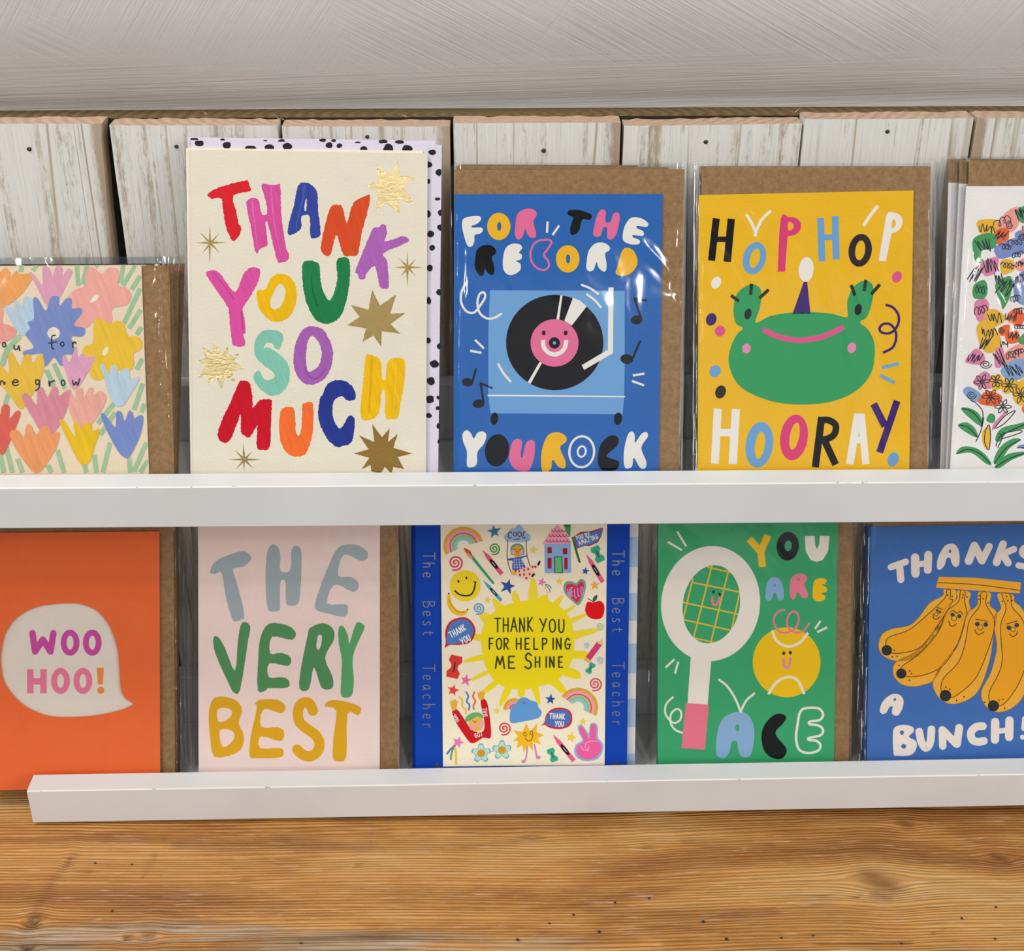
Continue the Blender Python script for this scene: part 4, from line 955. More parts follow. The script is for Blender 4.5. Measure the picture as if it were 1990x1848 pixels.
# the arch is closed by its other half past the frame
for c_, p in blobs:
    q_ = [tuple(float(k) for k in t_.split(',')) for t_ in p.split()]
    if max(u[0] for u in q_) < 480: a.poly([(1350-u[0]+(u[1]-950)*.06, u[1]+12) for u in q_], c_)
for i in range(14):
    x, y = 490+i*27, 400+60*math.cos(i*1.7)-60*math.sin(i/13*3.14)
    a.poly([(x+36*math.cos(6.283*j/7), y+34*math.sin(6.283*j/7)) for j in range(7)], (CC, CP, CY, CG, CK, CO)[i % 6])
rr = random.Random(9)
a.floor = 17; a.flush('flower_colours', M_BRUSH)
INK = '#2c3440'
def scrib(x, y, w_, h, kind):
    if kind == 0:
        sk = rr.uniform(-.5, .5); nn = rr.choice([7, 8, 9, 10])
        q = [(x-w_+2*w_*i/nn + rr.uniform(-6, 6) + sk*(h if i % 2 else -h), y+(h if i % 2 else -h)*rr.uniform(.45, 1)+rr.uniform(-5, 5)) for i in range(nn+1)]
    elif kind == 1:
        ph = rr.uniform(0, 6); st = rr.uniform(1.0, 1.35); tl_ = rr.uniform(-.5, .5)
        q = [(x-w_+2*w_*i/17+rr.uniform(9, 15)*math.cos(i*st+ph), y+tl_*(i-8)*h/10+h*rr.uniform(.35, .7)*math.sin(i*st+ph)) for i in range(18)]
    elif kind == 2:
        for j in range(6):
            an = j*1.047+rr.uniform(-.2, .2); u = (math.cos(an), math.sin(an)); n_ = (-u[1], u[0])
            a.stroke([(x+u[0]*5, y+u[1]*5), (x+u[0]*w_*.6+n_[0]*9, y+u[1]*h*.6+n_[1]*9), (x+u[0]*w_, y+u[1]*h), (x+u[0]*w_*.6-n_[0]*9, y+u[1]*h*.6-n_[1]*9), (x+u[0]*5, y+u[1]*5)], 4.5, INK)
        return
    else: q = [(x+w_*math.cos(i*.9)*(1-.06*i), y+h*math.sin(i*.9)*(1-.06*i)) for i in range(14)]
    a.stroke(q, 4.5, INK)
for s_ in ((258, 450, 42, 28, 0), (350, 410, 45, 38, 1), (385, 430, 20, 25, 3), (340, 490, 30, 25, 0), (450, 365, 25, 40, 0), (240, 545, 40, 45, 0), (370, 555, 28, 30, 1), (420, 530, 35, 28, 1), (430, 600, 25, 25, 1), (455, 500, 20, 22, 3), (278, 665, 32, 45, 0), (380, 665, 35, 25, 1), (450, 650, 20, 20, 0),
    (190, 710, 32, 50, 0), (330, 740, 22, 35, 0), (220, 800, 28, 40, 1), (360, 790, 35, 50, 0), (400, 760, 18, 30, 3), (445, 740, 22, 40, 1), (420, 850, 20, 30, 1), (225, 915, 28, 45, 1), (300, 960, 38, 30, 0), (270, 1040, 45, 32, 0), (395, 960, 32, 30, 0), (440, 920, 22, 30, 1), (340, 1030, 18, 20, 3), (410, 1060, 30, 25, 0), (445, 1010, 25, 22, 1), (250, 1100, 28, 40, 0),
    (355, 1110, 25, 18, 0), (400, 1170, 30, 36, 1), (445, 1150, 20, 30, 1), (190, 1190, 38, 26, 0), (330, 1190, 22, 50, 0), (250, 1225, 35, 25, 3), (410, 1255, 45, 40, 0), (230, 1325, 45, 45, 2), (310, 1320, 38, 38, 2), (385, 1345, 45, 45, 2), (450, 1400, 45, 50, 2), (280, 1410, 50, 45, 2), (350, 1465, 48, 42, 2), (170, 1400, 28, 25, 3)): scrib(*s_)
for q in ('165,1430 200,1450 235,1500 225,1580', '120,1475 180,1500 228,1560', '100,1570 150,1585 205,1640', '245,1610 270,1570 278,1640 268,1712 245,1670 248,1610', '310,1690 330,1640 400,1600 490,1560', '300,1590 360,1520 420,1490 360,1560 310,1590', '345,1620 440,1600 450,1615 340,1650', '85,1735 150,1710 220,1735 275,1790', '300,1790 370,1700 450,1655', '305,1810 390,1760 480,1730', '430,1700 500,1700', '320,1700 345,1640 330,1620', '195,1665 225,1600 240,1530'):
    a.stroke(q, 5, INK)
for i in range(60):
    if i < 14: x, y = 490+i*27, 400+60*math.cos(i*1.7)-60*math.sin(i/13*3.14)
    else: x, y = rr.uniform(880, 1130), 430+(i-14)*23
    scrib(x, y, 34, 34, rr.choice([0, 1, 2]))
a.flush('ink_scribbles')
for i in range(2):
    dx = -14-20.5*i
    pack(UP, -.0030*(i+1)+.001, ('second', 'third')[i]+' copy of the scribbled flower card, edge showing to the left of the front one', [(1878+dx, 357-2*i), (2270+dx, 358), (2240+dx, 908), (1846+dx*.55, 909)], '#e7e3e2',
         [(1883+dx-3, 310-2*i), (2320+dx, 311), (2290+dx, 908), (1862+dx, 909)], [(1878+dx-12, 304-i), (2330+dx, 305), (2300+dx, 908), (1840+dx*.7, 909)], 51+i, group='copies of the scribbled flower card')

# ============ 6  WOO HOO!
c6 = [(-46, 1036), (309.5, 1032.5), (311.2, 1501), (-42, 1504)]
e6 = [(-40, 1029), (335.5, 1026), (338.4, 1500), (-38, 1504)]
s6 = [(-58, 1016), (346, 1014), (350, 1500), (-55, 1504)]
frame(0, 1010, .28679)
hole = catmull(pts('3,960 12,860 45,755 120,660 250,592 430,567 560,575 660,620 730,700 775,800 800,900 812,1050 820,1150 850,1210 915,1248'), False, 5) + catmull(pts('915,1248 820,1290 660,1325 500,1338 330,1330 180,1270 80,1180 20,1080 3,960'), False, 5)[1:-1]
t, a, pl, base = pack(LO, .0014, 'orange card with a speech bubble cut out reading WOO HOO!', c6, '#e06834', e6, s6, 6, hole=hole, thick=.0006)
sheet('inner_page', pl, [(-40, 1045), (300, 1042), (303, 1500), (-38, 1504)], -.0016, -.0019, M_PAPER, t, base, '#d9d2c8')
o_env = [o for o in t.children if o.name.startswith('envelope')][0]
for v in o_env.data.vertices: v.co += NRM*-.0016
for v in [o for o in t.children if o.name.startswith('clear_sleeve')][0].data.vertices:
    if (v.co+base-pl.row.p0).dot(NRM) < .0014-.0008: v.co += NRM*-.0014
a.pl = Plane(LO, .0014-.0016); WH = '#c1489b'
a.stroke('220,768 238,893 290,812 342,893 362,768', 44, WH, False); a.flush('letter')
for x in (475, 625): a.ell(x, 833, 64, 89, WH, 0, (x, 833, 23, 47, 0)); a.flush('letter')
HP = '#df7598'
a.lines('205,1012 205,1176|295,1012 295,1176|205,1095 295,1095', 44, HP, False); a.flush('letter')
for x in (410, 562): a.ell(x, 1092, 64, 89, HP, 0, (x, 1092, 23, 47, 0)); a.flush('letter')
a.poly('655,1003 703,1003 697,1115 664,1115', '#ec8440', False); a.ell(683, 1155, 24, 24, '#ec8440'); a.flush('exclamation_mark')
for i in range(2):
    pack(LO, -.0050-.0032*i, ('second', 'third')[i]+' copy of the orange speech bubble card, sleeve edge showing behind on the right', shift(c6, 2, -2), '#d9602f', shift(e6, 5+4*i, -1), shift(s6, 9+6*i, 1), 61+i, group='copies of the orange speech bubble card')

# ============ 7  THE VERY BEST
c7 = [(385, 1006), (738.3, 1004), (738, 1496.5), (386, 1499.5)]
e7 = [(392, 1003), (773.5, 1001), (774, 1496), (393, 1499.5)]
s7 = [(373, 996), (780, 994), (780, 1496), (373, 1499)]
t, a, pl, base = pack(LO, .0, 'pale pink card reading THE VERY BEST in grey, green and mustard brush letters', c7, '#e9d2cc', e7, s7, 7)
frame(330, 1010, .27057)
G1, G2, G3 = '#9baab0', '#4f8b59', '#d6a21b'
for col, p, hs in ((G1, '290,380 310,320 370,275 520,225 580,260 575,300 520,340 455,355 480,450 520,600 535,700 520,715 465,730 440,690 400,540 372,380 330,390', ()),
 (G1, '692,560 688,380 700,230 740,175 780,200 795,260 795,368 865,362 872,230 900,187 940,210 947,300 940,480 920,605 845,612 832,560 830,445 795,445 792,600 785,652 715,655 700,610', ()),
 (G1, '1045,640 1060,540 1120,380 1190,225 1260,178 1370,190 1425,250 1380,298 1250,250 1208,400 1300,410 1357,460 1320,520 1185,465 1130,600 1250,605 1280,625 1258,695 1140,675', ()),
 (G2, '312,850 350,845 400,930 468,1085 490,860 520,738 578,765 560,880 505,1222 455,1237 430,1190 330,970', ()),
 (G2, '632,1225 635,1000 650,850 710,747 840,757 905,810 875,862 735,840 722,960 800,955 868,990 850,1050 715,1030 712,1130 800,1130 852,1150 848,1205 705,1210 695,1222', ()),
 (G2, '930,1210 945,1050 990,830 1010,775 1100,742 1170,780 1180,860 1115,990 1170,1130 1165,1210 1090,1205 1035,1060 1000,1215', ('1052,912 1065,832 1090,832 1088,890 1070,932',)),
 ('#57a068', '1210,790 1240,760 1280,830 1290,890 1340,740 1400,765 1380,820 1315,980 1322,1150 1305,1265 1235,1270 1228,1200 1235,1010 1215,900', ()),
 (G3, '285,1350 320,1280 400,1272 480,1300 520,1370 495,1460 530,1540 525,1620 470,1680 320,1703 290,1560 280,1450', ('345,1360 420,1355 448,1385 420,1430 350,1450', '358,1515 430,1508 463,1540 450,1590 380,1633')),
 (G3, '575,1700 580,1560 625,1350 608,1325 650,1292 770,1292 830,1340 800,1390 675,1360 655,1485 780,1490 822,1530 795,1590 655,1555 650,1640 800,1640 802,1705 640,1712', ()),
 (G3, '1115,1340 1145,1300 1240,1300 1368,1345 1352,1405 1275,1395 1268,1700 1200,1735 1170,1700 1175,1560 1195,1370', ())):
    a.poly(p, col, True, hs, .25, 3); a.flush('letter')
a.stroke('1028,1372 1000,1318 950,1318 922,1370 930,1450 990,1505 1050,1550 1076,1610 1056,1670 1000,1700 945,1680 915,1650', 74, G3); a.flush('letter')
pack(LO, -.0036, 'second copy of THE VERY BEST card standing close behind the pink one', shift(c7, 3, 1), '#e9d2cc', shift(e7, 1, -1), shift(s7, -4, 1), 71)

# ============ 8  THE BEST TEACHER
BLU = '#0f3fa6'
c8 = [(807, 1005), (1224.5, 1003), (1218.5, 1488.5), (807.5, 1494.5)]
t, a, pl, base = pack(LO, .0022, 'deep blue The Best Teacher card with a doodled cream panel and big yellow sun', c8, BLU, thick=.0006, cardname='blue_wrap')
cpl = Plane(LO, .0022+.0010)
sheet('cream_panel', cpl, [(856, 1005), (1180, 1003), (1175, 1486.5), (861, 1489.5)], 0, -.0008, M_PAPER, t, base, '#e9e0c9', drop=False)
# foil lettering down both sides
def side_text(word, x, y0_, yend, col, sz):
    n = len(word)
for (x, ylist) in ((1010, None),): pass
def vtext(words, x0_, sz, w_):
    for s_, ys_ in words:
        for i, ch in enumerate(s_):
            text(a, ch, x0_, ys_+i*sz*.82, sz, w_, '#8a8078', adv=.82, rot=90, xs=.62); a.flush('foil_letter', M_FOILG)
FR[:] = [0, 0, 1]
vtext((('The', 1074), ('Best', 1168), ('Teacher', 1292)), 845, 23, 1.6)
vtext((('The', 1070), ('Best', 1162), ('Teacher', 1287)), 1213, 23, 1.6)
a.poly('850,1482 845,1490 849,1494 856,1496', '#8a8078', False); a.flush('foil_star', M_FOILD); a.poly('1188,1478 1193,1484 1201,1478 1199,1486 1208,1486 1196,1494 1186,1487 1192,1485', '#8a8078', False); a.flush('foil_star', M_FOILD)
a.pl = cpl; a.lev = 3
SUN = '#e8d51c'; SUN2 = '#eed13a'
frame(840, 1010, .17588)
H2O = 1364.6
def P2(s): return [(float(t.split(',')[0]), float(t.split(',')[1])+H2O) for t in s.split()]
for c_, p in ((SUN2, '885,900 890,800 920,785 950,830 970,910'), (SUN2, '1060,900 1085,680 1115,645 1145,680 1170,900'), (SUN, '1170,890 1230,825 1280,860 1290,930'), (SUN2, '1340,910 1430,835 1448,860 1390,950'), (SUN2, '1465,1000 1570,940 1580,960 1490,1030'),
    (SUN2, '1530,1090 1690,1035 1700,1060 1545,1140'), (SUN2, '1560,1240 1700,1210 1830,1205 1800,1250 1680,1290 1565,1320'), (SUN2, '720,1020 660,885 710,880 800,970'), (SUN2, '580,1150 510,1035 590,1020 650,1080'), (SUN2, '545,1270 470,1265 440,1320 545,1335')): a.poly(p, c_)
for p in ('1550,90 1700,90 1720,130 1690,165 1550,165', '1500,270 1600,300 1645,355 1600,395 1440,345', '1300,440 1385,400 1450,470 1480,530 1420,550 1370,500', '1100,500 1170,480 1195,650 1170,670 1120,560', '955,500 1025,500 1015,580 955,590', '810,480 880,505 830,600 760,690 738,670', '690,410 735,440 590,552 560,520', '600,300 625,330 450,412 440,385', '560,130 560,185 370,212 350,195 450,150'):
    a.poly(P2(p), SUN)
a.poly('545,1400 545,1250 590,1120 680,1020 800,950 960,905 1080,890 1230,890 1370,930 1490,1040 1550,1170 1570,1330 1560,1500 1500,1640 1390,1765 1300,1810 1200,1835 1040,1872 860,1868 730,1810 640,1710 570,1560', SUN, n=5)
a.raise_(); a.flush('sun_drawing')
text(a, 'THANK', 690, 1085, 150, 17, '#33401e', adv=.60, xs=.48, vary=6); text(a, 'YOU', 1190, 1100, 140, 17, '#33401e', adv=.72, xs=.55, vary=6)
text(a, 'FOR', 625, 1310, 120, 16, '#33401e', adv=.68, xs=.55); text(a, 'HELPING', 925, 1310, 120, 16, '#33401e', adv=.80, xs=.58)
text(a, 'ME', 700, 1510, 130, 17, '#33401e', adv=1.05, xs=.75); text(a, 'S', 1015, 1475, 170, 18, '#33401e', xs=.6); text(a, 'HINE', 1135, 1515, 115, 16, '#33401e', adv=.86, xs=.56)
a.flush('lettering')
def star(cx, cy, r, col, rot=-90, n=5, ri=.42):
    p = []
    for i in range(2*n):
        an = math.radians(rot+180*i/n); q = r*(random.uniform(.9, 1.15) if i % 2 == 0 else ri); p.append((cx+q*math.cos(an), cy+q*math.sin(an)))
    a.poly(p, col, False)
def spiral(cx, cy, r, col, w_=16, turns=2.3, ph=0):
    a.stroke([(cx+r*(i/26)*math.cos(ph+i/26*turns*6.283), cy+r*(i/26)*math.sin(ph+i/26*turns*6.283)) for i in range(3, 27)], w_, col)
def rainbow(cx, cy, r, rot0, rot1, ysc=.95):
    for k, (c_, w_) in enumerate((('#d3a52c', 34), ('#e79ab4', 34), ('#c93e48', 12), ('#dfb44a', 10), ('#86bd9a', 34), ('#8cc2cf', 30))):
        rad = r - (0, 34, 57, 68, 90, 122)[k]
        a.stroke([(cx+rad*math.cos(math.radians(rot0+(rot1-rot0)*i/10)), cy+ysc*rad*math.sin(math.radians(rot0+(rot1-rot0)*i/10))) for i in range(11)], w_, c_, cap=False)
def crayon(x0_, y0_, x1_, y1_, w_, col, col2):
    dx, dy = x1_-x0_, y1_-y0_
    a.stroke([(x0_+dx*.28, y0_+dy*.28), (x1_, y1_)], w_, col, False, False)
    l = math.hypot(dx, dy); ex, ey = -dy/l*w_/2, dx/l*w_/2
    a.poly([(x0_, y0_), (x0_+dx*.29+ex, y0_+dy*.29+ey), (x0_+dx*.29-ex, y0_+dy*.29-ey)], col, False)
    a.ell(x0_+dx*.58, y0_+dy*.58, l*.20, w_*.46, col2, math.degrees(math.atan2(dy, dx)))
    a.stroke([(x0_+dx*.5, y0_+dy*.5), (x0_+dx*.66, y0_+dy*.66)], 5, '#e9e0c9', False)
def fl(n_, m=None): a.flush(n_, m)
rainbow(345, 290, 205, 152, 345); fl('rainbow_drawing')
star(685, 130, 78, '#3f77ae', -100); fl('star_drawing')
spiral(685, 320, 66, '#4f9a56'); fl('spiral_drawing'); spiral(255, 475, 85, '#c94a63', 19); fl('spiral_drawing')
a.stroke('440,410 560,560 675,700', 34, '#2f9a6c', taper=(1, .7)); a.poly('350,310 420,345 440,400 410,400 370,360', '#b8552d'); a.stroke('395,385 430,420', 30, '#d79a7c', False); fl('paintbrush_drawing')
crayon(555, 335, 770, 600, 48, '#d9587c', '#1a1a20'); fl('crayon_drawing'); crayon(1700, 375, 1885, 690, 48, '#dd5c84', '#1a1a20'); fl('crayon_drawing'); crayon(560, 665, 765, 895, 36, '#4d9fc2', '#173a48'); fl('crayon_drawing')
a.poly('800,215 800,170 840,140 870,100 920,90 955,55 1000,85 1020,130 1070,160 1085,210 1040,245 850,245', '#8fb5d9'); text(a, 'C', 835, 135, 70, 11, '#6a2430', xs=.7); a.ring(915, 160, 18, 22, 10, '#6a2430'); a.ring(965, 160, 20, 26, 10, '#6a2430')
a.stroke('1028,128 1012,140 1000,190 1008,204 1032,196', 10, '#6a2430'); a.stroke('900,218 965,212', 10, '#6a2430'); fl('cloud_drawing')
a.stroke('835,225 828,400 850,520 875,585', 8, '#3d3a38'); a.stroke('1040,225 1045,380 1085,520', 8, '#3d3a38')
a.poly('870,360 870,300 920,265 980,270 1012,310 1015,370 1000,390 880,390', '#59988f'); a.ell(943, 345, 60, 65, '#d99b35'); a.ell(895, 358, 20, 22, '#eca0a8'); a.ell(985, 355, 20, 22, '#eca0a8')
a.stroke('925,345 940,360 958,345', 6, '#4a3020'); a.stroke('898,325 910,335 922,325', 5, '#4a3020'); a.stroke('960,325 972,333 985,322', 5, '#4a3020')
a.poly('840,430 900,420 960,410 1040,395 1045,410 990,430 1030,520 1020,550 900,560 885,500 890,455 845,450', '#3d5aa6')
for i in range(4): a.stroke([(905+i*27, 430), (910+i*30, 545)], 4, '#c5cfe4', False); a.stroke([(892, 445+i*28), (1010, 440+i*28)], 4, '#c5cfe4', False)
a.poly('880,590 960,550 1060,520 1150,495 1165,520 1110,560 1130,580 1080,650 1040,668 960,620 890,610', '#efc9b4')
for x, y in ((960, 570), (1015, 555), (1060, 545), (1110, 520), (1140, 520), (970, 610), (1015, 605), (1075, 600), (1040, 645), (920, 575)): a.ell(x, y, 12, 14, '#d2232c')
a.ell(900, 590, 28, 22, '#e6b12c'); a.ell(1180, 480, 12, 30, '#1c1a1e', 25); a.ell(1115, 612, 12, 28, '#1c1a1e', 40); fl('child_on_swing_drawing')
a.poly('1245,590 1240,262 1530,262 1535,585', '#86abdc', False); a.poly('1215,268 1290,160 1385,50 1460,140 1540,262', '#e7a0bb', False)
for j, (y, x0_, n_) in enumerate(((115, 1320, 5), (170, 1290, 6), (230, 1260, 7))):
    for i in range(n_): a.stroke([(x0_+i*38, y-8), (x0_+15+i*38, y+16), (x0_+35+i*38, y+8)], 9, '#c23b50')
a.poly('1462,70 1530,70 1525,192 1478,135', '#4c9a5e', False); a.poly('1455,55 1530,55 1530,75 1455,75', '#2c6e3c', False)
for x, y, w_, h in ((1297, 337, 24, 34), (1467, 347, 24, 34), (1297, 480, 22, 60), (1478, 482, 18, 64)): a.poly([(x-w_, y-h), (x+w_, y-h), (x+w_, y+h), (x-w_, y+h)], '#a01c2c', False)
a.poly('1345,405 1435,405 1445,590 1350,590', '#2f6e42', False); a.poly('1358,415 1425,415 1432,580 1360,582', '#69b37d', False); fl('house_drawing')
a.stroke('1555,200 1590,340 1628,465', 24, '#2d6b3a'); a.poly('1560,205 1570,180 1640,135 1760,125 1850,95 1890,88 1870,180 1830,250 1740,290 1680,290 1600,320', '#a33145', False); a.poly('1568,210 1645,150 1760,140 1880,100 1860,180 1820,240 1735,275 1605,305', '#4a78bd', False)
text(a, "YOU'RE", 1582, 178, 46, 8, WHT, adv=.66, rot=-14, xs=.5); text(a, 'AMAZING', 1608, 236, 50, 8, WHT, adv=.72, rot=-20, xs=.52); fl('pennant_drawing')
def sharp(x, y, s_, rot, col):
    c, sn = math.cos(math.radians(rot)), math.sin(math.radians(rot)); q = []
    for u, v in ((-.5, -1), (.5, -1), (.6, -.5), (.3, -.15), (.3, .15), (.6, .5), (.5, 1), (-.5, 1), (-.6, .5), (-.3, .15), (-.3, -.15), (-.6, -.5)): q.append((x+s_*(u*c-v*sn), y+s_*(u*sn+v*c)))
    a.poly(q, col, False); a.stroke([(x-s_*.4*sn*-1*.9, y-s_*.4*c), (x-s_*.4*sn*.9, y+s_*.4*c)], s_*.14, '#3b3b3b', False); fl('sharpener_drawing')
sharp(1828, 380, 92, -25, '#3aa487'); sharp(245, 260+H2O, 125, 12, '#d23a36'); sharp(1748, 275+H2O, 62, 30, '#3aa487'); sharp(1328, 1235+H2O, 76, -22, '#3aa487')
a.ell(365, 730, 170, 172, '#e7cd2c'); a.ell(290, 680, 11, 17, '#1c1c14'); a.ell(378, 643, 10, 17, '#1c1c14'); a.stroke('250,785 300,825 380,840 440,815 470,740 475,690', 17, '#1c1c14'); a.stroke('455,685 488,690', 9, '#1c1c14'); fl('smiling_face_drawing')
a.poly('165,850 185,815 205,850 215,920 270,990 330,1010 395,995 370,1045 300,1062 220,1025 170,950', '#e8b62a'); a.stroke('182,880 225,965 290,1015 360,1018', 5, '#6a4a18'); a.ell(182, 815, 9, 9, '#2a2018'); a.ell(392, 990, 9, 9, '#2a2018'); fl('banana_drawing')
star(835, 735, 88, '#2a4f9c', -75); star(1117, 335, 48, '#e2cb48', -80); star(1210, 690, 50, '#e07aa8', -70); star(1405, 680, 46, '#e2cb48', -90); star(1692, 568, 46, '#2a55a4', -80); star(1795, 725, 56, '#eaa83a', -95); star(612, 885, 42, '#e2cb48', -85)
fl('star_drawing'); a.stroke('1250,740 1270,800 1272,850', 9, '#e6b84a'); a.stroke('1250,720 1290,760 1303,800', 9, '#3d7c5c'); a.stroke('1250,712 1290,725 1315,755', 9, '#3a5ca8'); fl('shooting_star_trail')
a.poly('1590,700 1640,655 1690,680 1695,770 1660,880 1612,945 1540,890 1470,820 1450,740 1480,685 1540,680', '#6f9f86'); a.poly('1592,730 1635,685 1670,700 1672,770 1640,860 1605,915 1545,870 1485,800 1478,735 1510,705 1560,712', '#cb2e5a')
text(a, 'HELLO', 1495, 770, 90, 10, '#b9a5d8', adv=.40, rot=-5, xs=.33, vary=15); fl('heart_drawing')
a.poly('1690,985 1715,910 1780,915 1850,895 1898,940 1900,1020 1870,1085 1800,1100 1730,1075 1700,1030', '#d7141c'); a.stroke('1785,910 1760,895 1720,870', 8, '#3a3020'); a.poly('1775,905 1780,860 1820,830 1822,870 1790,905', '#33603c'); fl('apple_drawing')
spiral(510, 980, 66, '#6f9fd0', 17); spiral(1850, 1180, 44, '#7fb67c', 7); spiral(1705, 1385, 32, '#8cb4dc', 6); spiral(1852, 185+H2O, 42, '#7fa6d8', 7); spiral(1800, 450+H2O, 76, '#d2546a', 17); spiral(795, 940+H2O, 74, '#cf4258', 16); fl('spiral_drawing')
a.poly('140,1415 150,1350 145,1230 190,1130 280,1085 370,1080 440,1130 478,1220 455,1310 400,1365 300,1382 190,1385', '#bb2536'); a.poly('165,1370 168,1250 205,1150 290,1105 370,1102 425,1145 455,1220 435,1295 385,1345 290,1362', '#4a78bd')
text(a, 'THANK', 178, 1250, 66, 10, WHT, adv=.62, rot=-30, xs=.5); text(a, 'YOU', 300, 1320, 66, 10, WHT, adv=.62, rot=-28, xs=.52); fl('speech_bubble_drawing')
a.stroke([(1712, 185+H2O), (1850, 0+H2O)], 66, '#cc3f73', False, False); a.stroke([(1700, 200+H2O), (1722, 170+H2O)], 66, '#e3b15a', False, False); a.poly(P2('1822,0 1885,20 1882,-50'), '#e6c48a', False); fl('pencil_drawing')
# lower half
star(372, 408+H2O, 66, '#db6aa4', -80); star(230, 520+H2O, 70, '#dc4440', -75); star(1308, 620+H2O, 60, '#2a4f9c', -85); star(1535, 1040+H2O, 62, '#e8c63c', -75); star(712, 745+H2O, 42, '#e2d048', -80); star(1665, 865+H2O, 42, '#e2cb48', -85); star(285, 1095+H2O, 70, '#df77b4', -70); fl('star_drawing')
a.stroke(P2('250,1135 200,1175 165,1220'), 20, '#4a6cc0'); a.stroke(P2('235,1150 215,1210 205,1280'), 20, '#57a05c'); a.stroke(P2('255,1165 262,1240 262,1330'), 24, '#ecb93a'); fl('shooting_star_trail')
for c_, q in (('#e3b93a', '300,590 335,640 330,690 370,735 370,780'), ('#4a7cc0', '375,540 400,590 380,640 410,680 405,735'), ('#e06a38', '468,540 450,590 478,640 455,690 462,730')): a.stroke(P2(q), 18, c_)
fl('streamer_drawing')
a.poly(P2('222,750 280,735 380,880 440,960 520,985 570,960 575,860 535,640 590,625 625,740 650,1030 560,1045 435,1105 330,980 250,850'), '#c11c24'); a.poly(P2('205,650 270,650 265,725 225,740'), '#e0a838'); a.poly(P2('505,560 570,550 570,610 525,625'), '#e0a838')
for x, y, dx in ((215, 655, -12), (232, 645, 0), (250, 642, 6), (265, 660, 14), (515, 565, -12), (532, 550, -2), (548, 545, 5), (566, 565, 14)): a.stroke([(x, y+H2O+10), (x+dx, y+H2O-18)], 13, '#e0a838', False)
a.ell(485, 880+H2O, 82, 95, '#e2ae55', -15); a.poly(P2('372,870 370,820 420,780 480,762 545,780 560,830 500,810 440,840'), '#69a868'); a.ell(440, 935+H2O, 26, 26, '#e49ac0'); a.ell(535, 895+H2O, 28, 30, '#e49ac0'); a.stroke(P2('450,850 468,875 490,855'), 7, '#7a4426')
text(a, 'YOU', 255, 785+H2O, 48, 7, WHT, adv=.62, rot=58, xs=.5); text(a, 'GOT', 462, 1000+H2O, 48, 7, WHT, adv=.68, rot=-16, xs=.55); text(a, 'THIS', 600, 715+H2O, 46, 7, WHT, adv=.62, rot=84, xs=.5); fl('cheering_child_drawing')
rainbow(905, 720+H2O, 100, 170, 300); a.poly(P2('870,880 858,790 880,700 930,660 970,610 1030,598 1085,630 1150,650 1175,710 1210,760 1180,820 1080,850 980,868'), '#5f97d3'); a.stroke(P2('1000,650 1015,668 1030,650'), 6, '#284a7c'); fl('cloud_drawing')
rainbow(1610, 710+H2O, 205, 215, 385, .98); fl('rainbow_drawing')
a.poly(P2('1200,915 1240,870 1260,790 1330,725 1430,712 1520,745 1548,830 1520,910 1420,948 1300,935 1240,900'), '#bb3044'); a.poly(P2('1250,880 1275,800 1340,745 1430,732 1505,760 1528,830 1500,895 1415,928 1310,915'), '#4a6fb6'); text(a, 'THANK', 1298, 775+H2O, 58, 9, WHT, adv=.62, rot=2, xs=.5); text(a, 'YOU', 1358, 862+H2O, 56, 9, WHT, adv=.62, rot=2, xs=.5); fl('speech_bubble_drawing')
a.poly(P2('900,965 1000,980 1040,885 1080,975 1160,885 1150,980 1235,1015 1160,1050 1205,1118 1110,1090 1110,1190 1060,1120 1010,1208 1000,1120 935,1160 950,1080 890,1085 950,1030'), '#edb224', False)
a.ring(1025, 1005+H2O, 14, 20, 7, '#3a3428'); a.ring(1097, 990+H2O, 14, 20, 7, '#3a3428'); a.stroke(P2('1030,1050 1060,1080 1095,1065 1115,1015'), 8, '#3a3428'); a.stroke(P2('1052,1140 1042,1230 1028,1290 995,1305'), 16, '#cc80a8'); a.stroke(P2('1130,1120 1145,1200 1160,1260 1190,1255'), 18, '#cc80a8'); a.ell(1010, 1305+H2O, 22, 16, '#cc80a8'); a.ell(1172, 1262+H2O, 24, 20, '#cc80a8'); fl('dancing_star_drawing')
for cx, cy in ((540, 1215), (770, 1180)):
    for c_, r_ in (('#5e9b9c', 104), ('#a8d4d8', 92)):
        a.poly([(cx+r_*(.62, 1, 1)[i % 3]*math.cos(6.283*i/15+.3), cy+H2O+r_*(.62, 1, 1)[i % 3]*math.sin(6.283*i/15+.3)) for i in range(15)], c_)
    a.ell(cx, cy+H2O, 46, 44, '#c8921e')
a.stroke(P2('640,1195 680,1190'), 8, '#7fb0b2', False); fl('flower_glasses_drawing')
crayon(1330, 1005+H2O, 1565, 1300+H2O, 48, '#dd5c84', '#1a1a20'); fl('crayon_drawing')
a.poly(P2('1610,920 1650,900 1700,960 1730,1000 1745,900 1790,880 1830,920 1830,1040 1885,1110 1880,1200 1820,1280 1700,1300 1610,1270 1570,1200 1590,1120 1660,1070 1625,1000'), '#8aa6d4'); a.poly(P2('1625,935 1655,920 1700,990 1735,1060 1750,920 1785,900 1812,930 1812,1055 1865,1120 1860,1195 1805,1262 1700,1280 1625,1250 1592,1195 1610,1130 1675,1085 1645,1010'), '#e05d97')
a.stroke(P2('1700,1100 1760,1080 1820,1085'), 8, '#f0a6c8'); a.stroke(P2('1640,1130 1670,1180 1720,1180 1730,1140'), 8, '#f0a6c8'); a.stroke(P2('1700,1110 1690,1150 1730,1190'), 8, '#f0a6c8'); fl('peace_hand_drawing')
